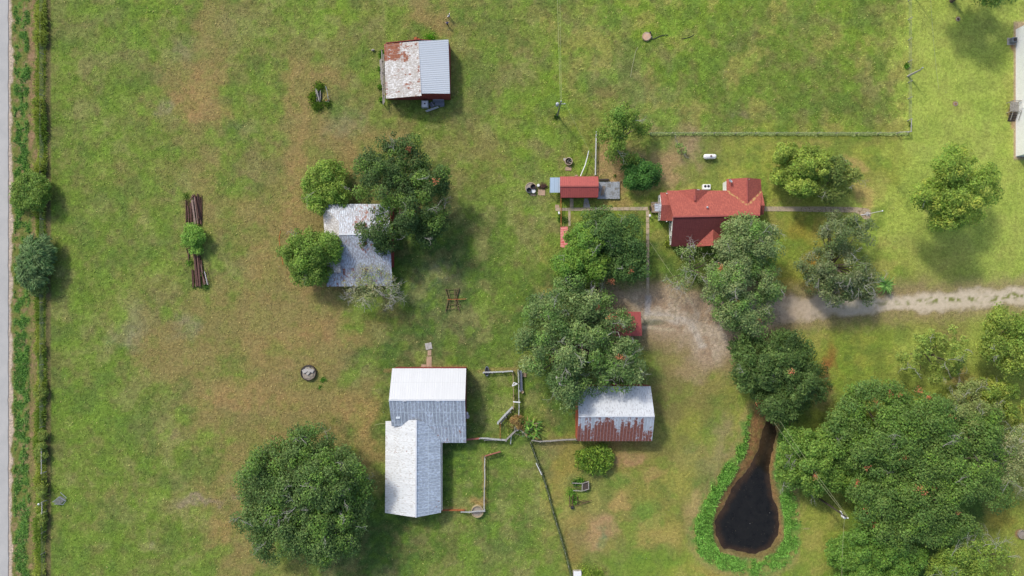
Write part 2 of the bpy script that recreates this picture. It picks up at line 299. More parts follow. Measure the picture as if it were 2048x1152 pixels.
# patches that stay in the turf: (x, y, rx, ry, angle, colour, strength)
STRAW = (158,130,86); BARE = (160,138,108); GRY = (132,128,106); GRN = (92,122,48); DRK = (70,98,48); RED = (128,84,52)
PATCH = [(400,190,42,50,20,STRAW,.9),(440,225,60,22,0,STRAW,.7),(385,215,35,40,0,STRAW,.6),(325,212,18,18,0,GRY,.6),(590,300,22,140,5,STRAW,.5),(580,150,16,60,0,STRAW,.45),
 (480,262,45,22,0,(100,112,72),.6),(360,100,30,30,0,GRY,.35),(470,50,50,40,0,(140,130,90),.4),(700,265,60,35,0,STRAW,.35),(690,240,40,30,0,GRY,.4),(850,35,50,20,0,STRAW,.5),(890,60,20,16,0,STRAW,.5),
 (930,30,20,14,0,GRN,.8),(640,150,60,25,0,STRAW,.35),(270,650,22,50,0,GRY,.55),(370,650,30,24,0,GRY,.5),(240,670,24,34,0,GRY,.4),(480,410,40,30,0,STRAW,.4),(520,540,40,60,10,STRAW,.45),(640,660,70,22,-15,(160,124,86),.5),(700,680,40,22,0,STRAW,.6),
 (620,560,50,40,30,STRAW,.45),(560,430,40,30,0,STRAW,.55),(480,790,90,35,-5,STRAW,.55),(430,800,60,20,0,STRAW,.6),(740,780,24,60,0,STRAW,.5),(735,860,16,60,0,STRAW,.7),(560,810,60,25,0,STRAW,.4),(340,870,20,14,0,(146,128,96),.6),
 (440,1060,26,30,30,STRAW,.7),(400,1000,46,8,0,(150,132,112),.8),(480,998,20,8,0,(150,132,112),.7),(690,1140,30,14,0,(120,110,72),.6),(210,1090,16,16,0,(130,138,80),.5),(300,1090,8,6,0,(170,165,130),.7),
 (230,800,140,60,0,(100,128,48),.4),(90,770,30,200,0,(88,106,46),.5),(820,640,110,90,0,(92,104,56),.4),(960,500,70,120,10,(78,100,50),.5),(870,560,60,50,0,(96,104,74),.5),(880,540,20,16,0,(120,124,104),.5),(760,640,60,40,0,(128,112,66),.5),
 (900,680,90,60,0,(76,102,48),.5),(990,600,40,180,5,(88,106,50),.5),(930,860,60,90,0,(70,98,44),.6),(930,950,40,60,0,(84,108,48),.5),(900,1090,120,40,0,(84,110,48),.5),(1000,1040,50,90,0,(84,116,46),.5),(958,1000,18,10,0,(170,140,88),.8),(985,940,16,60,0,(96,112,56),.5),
 (1160,245,60,70,0,(132,136,58),.4),(1235,350,34,54,0,(172,140,100),.95),(1215,315,24,40,0,(172,140,100),.9),(1330,320,26,24,0,(160,136,98),.85),(1335,340,24,40,15,(164,138,98),.8),(1290,370,40,24,0,(150,132,80),.6),(1235,410,60,8,0,(150,128,80),.7),
 (1215,150,90,60,0,(126,134,78),.55),(1310,205,60,45,0,(128,132,82),.6),(1200,60,60,40,0,(124,140,66),.45),(1110,120,14,120,0,(120,140,52),.5),(1215,190,22,16,0,(134,114,74),.5),(1295,60,45,40,0,(136,150,56),.5),(1480,232,26,10,0,(120,112,84),.8),(1300,248,20,10,0,(140,130,92),.7),
 (1450,140,160,70,0,(96,116,48),.45),(1620,180,120,50,0,(104,118,52),.4),(1760,80,30,90,0,(134,136,70),.5),(1765,170,26,80,0,(138,140,76),.4),(1700,215,70,30,0,(112,120,58),.3),(1560,30,80,30,0,(110,124,50),.4),
 (1060,395,44,60,0,(140,132,88),.5),(1085,440,30,50,0,(134,132,86),.5),(1050,500,40,60,0,(118,122,66),.5),(1075,565,30,40,0,(96,112,52),.5),(1160,440,30,16,0,(112,124,56),.5),
 (1610,290,80,12,0,(158,142,86),.5),(1705,330,26,16,40,(178,152,98),.8),(1730,385,30,12,40,(182,156,98),.8),(1600,460,30,40,0,(146,124,52),.6),(1625,530,24,40,10,(158,120,58),.75),(1590,570,40,24,0,(140,124,58),.6),(1840,530,80,50,0,(146,146,74),.4),(1800,590,60,10,0,(158,140,84),.6),
 (1320,560,60,20,0,(108,112,52),.5),(1400,600,50,12,0,(140,126,70),.5),(1330,470,16,50,0,(110,122,46),.5),(1320,520,20,40,0,(92,110,44),.5),(1400,730,80,50,0,(142,128,84),.7),(1360,780,70,60,0,(134,118,76),.6),(1310,740,24,70,0,(110,104,72),.5),(1340,700,50,40,0,(138,124,82),.6),
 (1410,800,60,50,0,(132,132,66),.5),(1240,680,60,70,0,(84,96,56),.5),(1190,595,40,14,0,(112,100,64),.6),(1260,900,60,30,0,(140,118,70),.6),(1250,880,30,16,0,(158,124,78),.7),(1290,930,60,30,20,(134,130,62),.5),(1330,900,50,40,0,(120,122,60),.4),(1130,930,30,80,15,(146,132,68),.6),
 (1110,990,24,50,15,(148,134,72),.6),(1190,1060,28,36,-20,(166,138,96),.85),(1205,1075,14,20,0,(110,128,88),.7),(1270,1010,50,60,0,(140,138,66),.5),(1330,1060,50,60,0,(146,136,70),.5),(1380,1040,14,40,0,(150,136,82),.6),(1300,1120,120,24,0,(110,136,52),.6),(1440,880,24,70,25,(150,136,96),.5),(1400,930,40,50,0,(132,134,78),.4),
 (1140,1090,20,50,-15,(142,122,66),.5),(1420,1145,60,14,10,(156,140,74),.6),(1670,1010,30,60,20,(150,150,72),.5),(1625,1090,30,60,20,(154,152,78),.5),(1664,722,20,34,10,(150,92,58),1.0),(705,800,40,50,0,STRAW,.6),(590,380,20,110,3,STRAW,.5),(540,700,70,40,0,STRAW,.4),(430,300,50,30,0,(150,128,88),.4),(1655,765,10,30,10,(136,100,66),.8),(1690,715,22,26,0,(104,140,50),.8),(1625,790,20,30,0,(90,112,52),.6),(1600,815,30,20,0,(78,104,46),.7),(1650,800,30,26,0,(136,122,86),.7),(1690,770,30,40,0,(110,140,46),.5),
 (1890,670,40,18,0,(160,140,92),.6),(1915,745,30,20,0,(160,132,86),.7),(1830,655,140,24,0,(120,118,58),.5),(1700,700,80,40,0,(132,142,58),.5),(1780,730,60,40,0,(148,156,66),.5),(2000,1040,30,40,0,(154,144,64),.6),(1960,1080,60,30,0,(110,124,56),.6),(1615,1060,8,6,0,(160,140,110),.6),
 (1420,655,70,40,0,(172,158,140),.4),(1290,610,20,30,0,(168,160,148),.5),(1405,700,26,50,10,(172,160,142),.5),(1150,395,40,16,0,(104,108,64),.5),(1140,350,60,40,0,(118,136,58),.4),(1135,290,30,30,0,(136,134,66),.5),
 (2020,170,14,30,0,(150,140,82),.4),(1262,916,30,13,10,(164,132,92),.9),(1305,950,26,13,-20,(160,138,84),.8),(1245,1000,26,20,0,(164,142,86),.8),(1215,1045,22,26,-20,(170,140,100),.8),(1325,1075,40,26,10,(160,146,80),.7),(1395,1005,16,44,15,(160,142,92),.7),(1360,960,30,30,0,(150,146,72),.6),(1290,1030,26,30,0,(108,134,58),.6),(1235,960,30,16,0,(106,130,56),.6),(1375,850,30,30,0,(148,150,66),.6),(1345,790,30,40,0,(118,116,66),.6),(1385,745,40,22,0,(160,140,104),.7),(1150,1040,30,20,0,(150,134,76),.6),(1900,500,40,30,0,(168,166,86),.4),(1860,330,30,60,0,(150,172,76),.4),(1980,230,40,30,0,(146,172,74),.4),(1475,440,10,10,0,DRK,.1),(530,70,30,60,0,(112,124,62),.4),(760,400,60,60,0,(110,96,60),.4),(700,330,40,40,0,(150,124,78),.5),(520,330,60,60,0,(124,122,62),.4),(960,400,60,80,0,(106,112,60),.4),(980,300,60,60,0,(140,126,76),.3),(970,180,60,60,0,(112,124,60),.4)]
def ground_colour(X, Y):
    wx = (fbm(X / 26, Y / 26, 3, 4) - .5); wy = (fbm(X / 26, Y / 26, 9, 4) - .5); w2 = fbm(X / 70, Y / 70, 21, 3) - .5
    Xw = X + wx * 75 + w2 * 80; Yw = Y + wy * 75 - w2 * 80
    c = coarse(Xw, Yw)
    for (px, py, rx, ry, a, cc, s) in PATCH:
        ca, sa = math.cos(R(a)), math.sin(R(a)); dx = X + wx * 40 - px; dy = Y + wy * 40 - py
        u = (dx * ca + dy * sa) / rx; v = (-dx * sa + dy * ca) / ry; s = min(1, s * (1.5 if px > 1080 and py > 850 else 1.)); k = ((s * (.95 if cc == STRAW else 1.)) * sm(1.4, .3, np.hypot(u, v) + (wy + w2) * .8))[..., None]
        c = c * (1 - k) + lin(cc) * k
    lawn = sm(1800, 1830, X); br = sm(-.015, .05, c[..., 0] - c[..., 1]); dk = sm(.14, .11, c[..., 1])
    lawn = np.maximum(lawn, sm(1290, 1340, X) * sm(262, 275, Y))
    lawn = np.maximum(lawn, sm(1090, 1170, X) * sm(860, 900, Y))
    # mottling of the pasture: green clumps, olive hollows, straw tips
    n1 = fbm(X / 22, Y / 22, 31, 5); n2 = fbm(X / 7, Y / 7, 47, 4); n3 = fbm(X / 60, Y / 60, 55, 4); amp = 1 - .6 * lawn
    amp = amp * (1 - .5 * br); k = (sm(.5, .72, n1) * .55 * amp)[..., None]; c = c * (1 - k) + lin((92, 120, 40)) * k
    k = (sm(.5, .28, n1) * .42 * amp)[..., None]; c = c * (1 - k) + lin((138, 128, 82)) * k
    k = (sm(.55, .75, n3) * .35 * amp)[..., None]; c = c * (1 - k) + lin((132, 120, 86)) * k
    n4 = fbm(X / 42, Y / 42, 141, 5); n5 = fbm((X + Y) / 34, (X - Y) / 9, 151, 4); a4 = (1 - .65 * sm(1800, 1830, X)) * (1 - .7 * br) * (1 - .7 * dk)
    k = (sm(.47, .30, n4) * .5 * a4)[..., None]; c = c * (1 - k) + lin((90, 114, 52)) * k
    k = (sm(.56, .72, n4) * .55 * a4)[..., None]; c = c * (1 - k) + np.where((X > 1080)[..., None], lin((154, 146, 80)), lin((140, 140, 84))) * k
    k = (sm(.54, .68, fbm(X / 30 + 5, Y / 30, 161, 4)) * .5 * a4)[..., None]; c = c * (1 - k) + lin((116, 142, 54)) * k
    c = c * (1 + (n5 - .5) * .45 * sm(1000, 1150, X) * sm(300, 240, Y) * a4)[..., None]
    c = c * (1 + (n2 - .5) * .7 * amp + (n1 - .5) * .35 * amp)[..., None]
    # mown bands of the lawn
    band = np.sin((Y * .12 * sm(640, 300, Y) + X * .13 * sm(300, 340, Y)) + n3 * 6) * lawn
    c = c * (1 + band * .035)[..., None]
    return c, wx, wy, n1, n2, lawn
def blend(c, col, k): k = np.clip(k, 0, 1)[..., None]; return c * (1 - k) + lin(col) * k
def full_colour(X, Y):
    c, wx, wy, n1, n2, lawn = ground_colour(X, Y)
    outk = np.maximum(sm(2060, 2300, X), np.maximum(sm(-10, -200, Y), sm(1160, 1360, Y))); ff_ = fbm(X / 260, Y / 260, 171, 4)[..., None]
    k = outk[..., None]; c = c * (1 - k) + (lin((112, 130, 56)) * sm(.3, .6, ff_) + lin((134, 130, 72)) * (1 - sm(.3, .6, ff_))) * k
    # roadside verge
    e = fbm(X / 12, Y / 20, 61, 4) - .5; f = fbm(X / 9, Y / 14, 71, 4); V = X + e * 14
    v = sm(104, 98, X)
    c = blend(c, (112, 116, 60), v)
    c = blend(c, (150, 120, 92), v * sm(54, 62, V) * sm(80, 72, V) * (.4 + .4 * (Y < 330)) * sm(.62, .45, f))
    c = blend(c, (86, 132, 54), v * sm(24, 36, V) * sm(64, 52, V) * sm(.40, .58, f + .08 * ((Y < 300) | (Y > 600))) * .85)
    c = blend(c, (156, 126, 100), v * sm(.55, .7, fbm(X / 10, Y / 10, 81, 4)) * .6)
    c = blend(c, (190, 172, 152), sm(25.5, 22, V) * sm(-70, -60, X)); 
    c = blend(c, (124, 142, 60), sm(73, 77, V) * sm(93, 89, V)); c = blend(c, (104, 96, 66), sm(90, 93, X) * sm(104, 99, X) * .8)  # tall grass band, then a dark strip painting its shade along the fence
    far = sm(-60, -80, X); c = blend(c, (110, 124, 60), far)
    # driveway
    dd = sdf(X + wx * 26, Y + wy * 26, DRIVE)
    mott = fbm(X / 8, Y / 8, 91, 4)
    kd = sm(9 + 16 * sm(1580, 1520, X), -5 - 24 * sm(1580, 1520, X), dd) * (1 - .35 * sm(.5, .75, mott))
    c = blend(c, (150, 130, 98), sm(46, 0, dd + 20 * (mott - .5)) * .8)
    m5 = fbm(X / 30, Y / 30, 95, 4)
    c = blend(c, (182, 165, 143), kd); c = blend(c, (196, 183, 160), kd * sm(1600, 1700, X) * .8)
    c = blend(c, (160, 136, 110), kd * sm(.45, .62, m5) * sm(1620, 1500, X) * .9)
    c = blend(c, (186, 176, 162), kd * sm(12, 3, seg_dist(X + wx * 14, Y + wy * 14, [(1290, 634), (1330, 632), (1375, 645), (1405, 690)])) * .7)
    c = blend(c, (120, 112, 100), kd * sm(.62, .74, mott) * .35)
    strip = seg_dist(X + wx * 18, Y + wy * 18, [(1640, 617), (1780, 606), (2080, 592)])
    c = blend(c, (124, 128, 72), sm(7, 2, strip) * sm(1650, 1900, X) * sm(.42, .58, mott))
    for tl in ([(1284, 634), (1345, 636)], [(1284, 654), (1350, 660)]): c = blend(c, (184, 168, 140), sm(5, 1, seg_dist(X, Y + wy * 6, tl)) * sm(1370, 1340, X) * .8)
    c = blend(c, (104, 108, 82), sm(8, 3, np.abs(Y - 645)) * sm(1284, 1288, X) * sm(1345, 1310, X) * .7)
    c = blend(c, (178, 172, 166), sm(9, 3, np.abs(X + wx * 8 - 1296)) * sm(585, 595, Y) * sm(640, 620, Y) * .75)
    # pond banks
    dv = sdf(X + wx * 10, Y + wy * 10, VERGE); dr = sdf(X + wx * 7, Y + wy * 7, RIM); dp = sdf(X, Y, POND)
    c = blend(c, (152, 132, 92), sm(16, 3, dv) * .5 * (X < 1600))
    dv2 = dv + (fbm(X / 16, Y / 16, 131, 4) - .5) * 34
    c = blend(c, (90, 138, 56), sm(5, -8, dv2) * (.74 + .8 * (n2 - .5)) * sm(.75, .5, fbm(X / 24, Y / 24, 133, 3)) )
    c = blend(c, (92, 108, 70), sm(9, 3, np.abs(dr)) * .5 * (Y > 850))
    dr2 = dr + (n2 - .5) * 9
    c = blend(c, (134, 98, 66), sm(6, -5, dr2) * (.85 + .7 * (n2 - .5))); c = blend(c, (148, 132, 92), sm(22, 6, np.hypot(X - 1462, Y - 1112)) * .7)
    c = blend(c, (108, 100, 60), sm(3, -3, dr) * sm(1060, 1090, Y) * .7)
    c = blend(c, (108, 100, 78), sm(5, 0, dp) * .6); c = blend(c, (70, 52, 38), sm(2, -3, dp))
    # trodden earth round small round patches in the lawn
    for (px, py, r) in [(1916, 38, 6), (1911, 208, 6), (2040, 1068, 12), (2036, 228, 27), (2033, 90, 16)]:
        c = blend(c, (150, 122, 88), sm(r, r * .6, np.hypot(X + wx * 8 - px, Y + wy * 8 - py)))
    c = blend(c, (172, 146, 104), sm(2018, 2024, X + wx * 8) * sm(196, 206, Y) * sm(262, 254, Y))
    c = blend(c, (170, 150, 120), sm(2026, 2029, X) * sm(2200, 2190, X) * sm(40, 46, Y) * sm(322, 316, Y))
    # ground worn beside barns
    for pl in ([(960, 742), (1030, 738)], [(888, 1019), (930, 1019)], [(969, 914), (967, 1015)], [(770, 740), (932, 734)]):
        c = blend(c, (158, 134, 88), sm(7, 1, seg_dist(X + wx * 8, Y + wy * 8, pl)) * .6)
    return c / KL
def ground_z(X, Y):
    dp = sdf(X, Y, POND); dv = sdf(X, Y, VERGE)
    z = -0.80 * sm(18, -16, dp + (fbm(X / 9, Y / 9, 7, 3) - .5) * 6) - .06 * sm(10, -20, dv)
    z = z + (fbm(X / 90, Y / 90, 5, 3) - .5) * .0
    return z
xs = np.concatenate([[-2000, -900], np.arange(-500, -110, 5.), np.arange(-108, 108.01, .27), np.arange(112, 501, 5.), [900, 2000]])
ys = np.concatenate([[-2000, -900], np.arange(-500, -74, 5.), np.arange(-70, 70.01, .27), np.arange(74, 501, 5.), [900, 2000]])
gx, gy = np.meshgrid(xs, ys); GX = 1024 + gx * 10; GY = 576 - gy * 10
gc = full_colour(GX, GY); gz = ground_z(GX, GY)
nx, ny = len(xs), len(ys); idx = np.arange(nx * ny).reshape(ny, nx)
quads = np.stack([idx[:-1, :-1], idx[:-1, 1:], idx[1:, 1:], idx[1:, :-1]], -1).reshape(-1, 4)
GV = np.stack([gx, gy, gz], -1).reshape(-1, 3); GCOL = gc.reshape(-1, 3)
cX = GX[:-1, :-1] + 1.35; cY = GY[:-1, :-1] - 1.35
wxd = fbm(cX / 26, cY / 26, 3, 4) - .5; wyd = fbm(cX / 26, cY / 26, 9, 4) - .5
isdrive = (sdf(cX + wxd * 26, cY + wyd * 26, DRIVE) < 2).ravel()
isbank = ((sdf(cX, cY, RIM) < 0) & ~(sdf(cX, cY, RIM) > 0)).ravel() & ~isdrive
isgrav = sdf(cX + wxd * 26, cY + wyd * 26, DRIVE) < 2
isverge = ((cX < 104) & (cX > 15)).ravel()
def groundmat():
    m, n, l, b = newmat('turf_and_earth'); v = objco(n)
    at = n.new('ShaderNodeAttribute'); at.attribute_name = 'Col'
    a = nz(n, l, 1.7, 5, .7, v); f = nz(n, l, 4.2, 4, .75, v); g = nz(n, l, .9, 4, .6, v)
    mu = mth(n, l, 'MULTIPLY', rmp(n, l, a, .32, .68, .72, 1.31), rmp(n, l, f, .35, .65, .79, 1.22))
    col = mix(n, l, 1., at.outputs['Color'], grey(n, l, mu), 'MULTIPLY')
    col = mix(n, l, rmp(n, l, f, .58, .75, 0, .35), col, C(176, 166, 112))
    col = mix(n, l, rmp(n, l, g, .55, .75, 0, .22), col, C(88, 116, 44))
    l.new(col, b.inputs['Base Color']); b.inputs['Roughness'].default_value = .95; b.inputs['Specular IOR Level'].default_value = .1
    bump(n, l, mth(n, l, 'ADD', a, mth(n, l, 'MULTIPLY', f, .5)), b, .8, .35)
    return m
M['ground'] = groundmat()
def gravelmat():
    m, n, l, b = newmat('gravel'); v = objco(n)
    at = n.new('ShaderNodeAttribute'); at.attribute_name = 'Col'
    mu = mth(n, l, 'MULTIPLY', rmp(n, l, nz(n, l, 1.2, 5, .65, v), .3, .7, .86, 1.13), rmp(n, l, nz(n, l, 7, 4, .7, v), .3, .7, .88, 1.14))
    l.new(mix(n, l, 1., at.outputs['Color'], grey(n, l, mu), 'MULTIPLY'), b.inputs['Base Color']); b.inputs['Roughness'].default_value = .95; b.inputs['Specular IOR Level'].default_value = .1
    bump(n, l, nz(n, l, 4, 4, .7, v), b, .4, .1); return m
M['gravel'] = gravelmat()
def sub_ground(name, sel, mt=None):
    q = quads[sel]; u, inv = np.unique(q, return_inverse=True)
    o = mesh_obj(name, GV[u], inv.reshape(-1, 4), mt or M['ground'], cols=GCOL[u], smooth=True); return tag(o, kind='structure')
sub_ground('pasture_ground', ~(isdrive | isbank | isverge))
isd = isdrive & ~isverge; east = (cX > 1560).ravel(); sub_ground('gravel_driveway', isd & east, M['gravel']); sub_ground('gravel_yard', isd & ~east); sub_ground('pond_bank', isbank & ~isverge); sub_ground('roadside_verge', isverge)
# pond water
m, n, l, b = newmat('pond_water'); v = objco(n)
wa = n.new('ShaderNodeAttribute'); wa.attribute_name = 'Col'; l.new(mix(n, l, 1., wa.outputs['Color'], grey(n, l, rmp(n, l, nz(n, l, .8, 5, .6, v), .3, .7, .75, 1.35)), 'MULTIPLY'), b.inputs['Base Color'])
b.inputs['Roughness'].default_value = .12; b.inputs['Specular IOR Level'].default_value = .35; bump(n, l, nz(n, l, 3, 3, .5, v), b, .08, .02); M['water'] = m
wxs, wys = np.meshgrid(np.arange(1418, 1574, 3.), np.arange(796, 1122, 3.)); wq = np.arange(wxs.size).reshape(wxs.shape)
wd = sdf(wxs, wys, POND) + (fbm(wxs / 9, wys / 9, 7, 3) - .5) * 10; wF = np.stack([wq[1:, :-1], wq[1:, 1:], wq[:-1, 1:], wq[:-1, :-1]], -1).reshape(-1, 4)
wF = wF[(sdf(wxs[:-1, :-1], wys[:-1, :-1], RIM).ravel() < 1)]; sw = .1 * (H + .42) / H
wc = lin((78, 60, 44)) * .55 + 0 * wd[..., None]; kk_ = sm(1, -13, wd)[..., None]; wc = wc * (1 - kk_) + np.array([.012, .0112, .0095]) * kk_
wc = wc * (1 - .5 * sm(940, 900, wys)[..., None]) + lin((60, 50, 38)) * .5 * sm(940, 900, wys)[..., None]
tag(mesh_obj('pond_water', np.stack([(wxs - 1024) * sw, (576 - wys) * sw, wxs * 0 - .42], -1).reshape(-1, 3), wF, M['water'], cols=wc.reshape(-1, 3)), kind='structure')
# duckweed flecks lying on the water
pts = []; 
while len(pts) < 170:
    x, y = random.uniform(1430, 1562), random.uniform(845, 1110)
    if inside(np.array(x), np.array(y), POND) and (random.random() < .3 or sdf(np.array(x), np.array(y), POND) > -10): pts.append((x, y))
mb = MB()
for x, y in pts:
    p = P(x, y, -.405); r = random.uniform(.02, .055); a = random.random() * 6
    mb.poly([(p.x + r * math.cos(a + k * 1.26), p.y + r * math.sin(a + k * 1.26), p.z) for k in range(5)])
tag(mb.build('pond_scum', plain('dry_flecks', (.11, .095, .06), .3, 3, .9)), 'pale leaf flecks floating on the dark pond water', 'floating leaves', kind='stuff')
# asphalt road
m, n, l, b = newmat('asphalt'); v = objco(n)
c = mix(n, l, rmp(n, l, nz(n, l, .25, 4, .6, v), .35, .65), C(166, 165, 162), C(177, 175, 171))
c = mix(n, l, 1., c, grey(n, l, rmp(n, l, nz(n, l, 14, 4, .7, v), .3, .7, .92, 1.06)), 'MULTIPLY')
l.new(c, b.inputs['Base Color']); b.inputs['Roughness'].default_value = .9; M['asphalt'] = m
mb = MB(); ys_ = np.arange(-1200, 1201, 1.5)
for a, bb in zip(ys_[:-1], ys_[1:]):
    if abs(a) > 70 and (int(a / 1.5) % 4): pass
    e0 = .10 * math.sin(a * .9) + .08 * math.sin(a * 2.3) - .05; e1 = .10 * math.sin(bb * .9) + .08 * math.sin(bb * 2.3) - .05
    mb.poly([(-107.2, a, .03), (-100.75 + e0 * .5, a, .03), (-100.75 + e1 * .5, bb, .03), (-107.2, bb, .03)])
tag(mb.build('asphalt_road', M['asphalt']), kind='structure')
mb = MB()
for a, bb in zip(ys_[:-1], ys_[1:]):
    e0 = .10 * math.sin(a * .9) + .08 * math.sin(a * 2.3); e1 = .10 * math.sin(bb * .9) + .08 * math.sin(bb * 2.3)
    mb.poly([(-101.2, a, .018), (-100.62 + e0 * .5, a, .006), (-100.62 + e1 * .5, bb, .006), (-101.2, bb, .018)])
tag(mb.build('road_edge', plain('asphalt_edge', C(120, 116, 116), .2, 2, .95)), kind='structure')

# ------------------------------------------------------------------ grass and weeds (nobody could count them)
def blades(name, X, Y, h, w, lean, cols, label, cat, mat='grass', z0=None):
    n = len(X); th = rg.random(n) * 6.283; z = ground_z(X, Y) if z0 is None else z0
    s = .1; bx = (X - 1024) * s; by = (576 - Y) * s
    dx, dy = np.cos(th), np.sin(th); le = h * lean * (.4 + rg.random(n)); hw = w / 2
    px, py = -dy, dx; az = rg.random(n) * 6.283; wx_, wy_ = np.cos(az) * hw, np.sin(az) * hw
    V = np.empty((n, 4, 3))
    V[:, 0] = np.stack([bx - wx_, by - wy_, z], -1); V[:, 1] = np.stack([bx + wx_, by + wy_, z], -1)
    V[:, 2] = np.stack([bx + wx_ * .7 + dx * le * .6, by + wy_ * .7 + dy * le * .6, z + h * .75], -1)
    V[:, 3] = np.stack([bx - wx_ * .3 + dx * le, by - wy_ * .3 + dy * le, z + h], -1)
    cols = np.clip(np.asarray(cols) * 1.75, .01, .75); F = np.arange(n * 4).reshape(n, 4); o = mesh_obj(name, V.reshape(-1, 3), F, M[mat], cols=np.repeat(cols, 4, 0))
    return tag(o, label, cat, kind='stuff')
def band_pts(n, poly, excl=None, clump=None):
    x0, x1 = min(p[0] for p in poly), max(p[0] for p in poly); y0, y1 = min(p[1] for p in poly), max(p[1] for p in poly)
    X = rg.uniform(x0, x1, n * 3); Y = rg.uniform(y0, y1, n * 3); k = inside(X, Y, poly)
    if excl is not None: k &= sdf(X, Y, excl) > 2
    if clump: k &= fbm(X / clump, Y / clump, 5, 3) > .42
    return X[k][:n], Y[k][:n]
# open pasture
n = 170000; X = rg.uniform(104, 2046, n); Y = rg.uniform(1, 1151, n)
k = (sdf(X, Y, DRIVE) > 4) & (sdf(X, Y, RIM) > 3) & (fbm(X / 9, Y / 9, 12, 3) > .42)
lawn_ = ((X > 1816) | ((X > 1296) & (Y > 268)) | ((X > 1090) & (Y > 880))); k &= ~(lawn_ & (rg.random(n) < .8))
X, Y = X[k], Y[k]; c = full_colour(X, Y) * rg.uniform(.8, 1.5, len(X))[:, None]
straw = rg.random(len(X)) < .06; c[straw] = c[straw] * .4 + lin((184, 170, 110)) / KL * .6
lw = ((X > 1816) | ((X > 1296) & (Y > 268))).astype(float)
blades('pasture_grass', X, Y, rg.uniform(.06, .17, len(X)) * (1 - .5 * lw), rg.uniform(.09, .26, len(X)), 1.9, np.clip(c * .8, .01, .5), 'low rough pasture grass covering the fields and yard', 'grass')
# roadside weeds
X = rg.uniform(28, 60, 30000); Y = rg.uniform(-10, 1162, 30000); e_ = fbm(X / 12, Y / 20, 61, 4) - .5; k = (fbm(X / 9, Y / 14, 71, 4) > (.53 - .05 * ((Y < 300) | (Y > 600)))) & (X + e_ * 22 < 60) & (X + e_ * 22 > 26) & (rg.random(30000) < .6); X, Y = X[k], Y[k]
c = lin((98, 130, 66)) / KL * rg.uniform(.7, 1.3, len(X))[:, None]
blades('roadside_weeds', X, Y, rg.uniform(.15, .4, len(X)), .16, .8, c, 'bright green weeds growing beside the road', 'weeds')
# tall grass along the roadside fence
n = 42000; Y = rg.uniform(-12, 1164, n); X = 83 + rg.normal(0, 4.4, n) + 3 * np.sin(Y / 37); gp = fbm(Y / 26, Y * 0 + 3.3, 18, 3); kk = rg.random(n) < (.8 + .5 * sm(.35, .6, gp)); Y, X, gp = Y[kk], X[kk], gp[kk]; n = len(Y); hh = .25 + 1.2 * sm(.3, .75, gp) * rg.uniform(.5, 1.2, n)
c = np.where((fbm(Y / 30, X / 30, 4, 2) > .5)[:, None], lin((146, 156, 76)), lin((122, 142, 62))) / KL * rg.uniform(.65, 1.3, n)[:, None]
blades('tall_grass_hedge', X, Y, hh, .14, .45, c, 'tall yellow green grass growing along the roadside wire fence', 'tall grass')
# reeds round the pond
Xp, Yp = band_pts(38000, VERGE, RIM); k = (Yp > 830) & (fbm(Xp / 13, Yp / 13, 77, 3) + .25 * sm(1490, 1440, Xp) > .40 + .2 * rg.random(len(Xp))) & (sdf(Xp, Yp, VERGE) + (fbm(Xp / 14, Yp / 14, 131, 4) - .5) * 46 < rg.normal(-4, 4, len(Xp))); Xp, Yp = Xp[k], Yp[k]
c = lin((106, 146, 66)) * (.7 + .7 * fbm(Xp / 9, Yp / 9, 3, 3))[:, None] / KL * rg.uniform(.6, 1.35, len(Xp))[:, None]
hh = rg.uniform(.15, .55, len(Xp)) * (1 + .6 * (Xp < 1500) * (Yp < 1060))
blades('pond_verge_grass', Xp, Yp, hh, .14, .7, c, 'tall bright green grass ringing the pond', 'reeds')
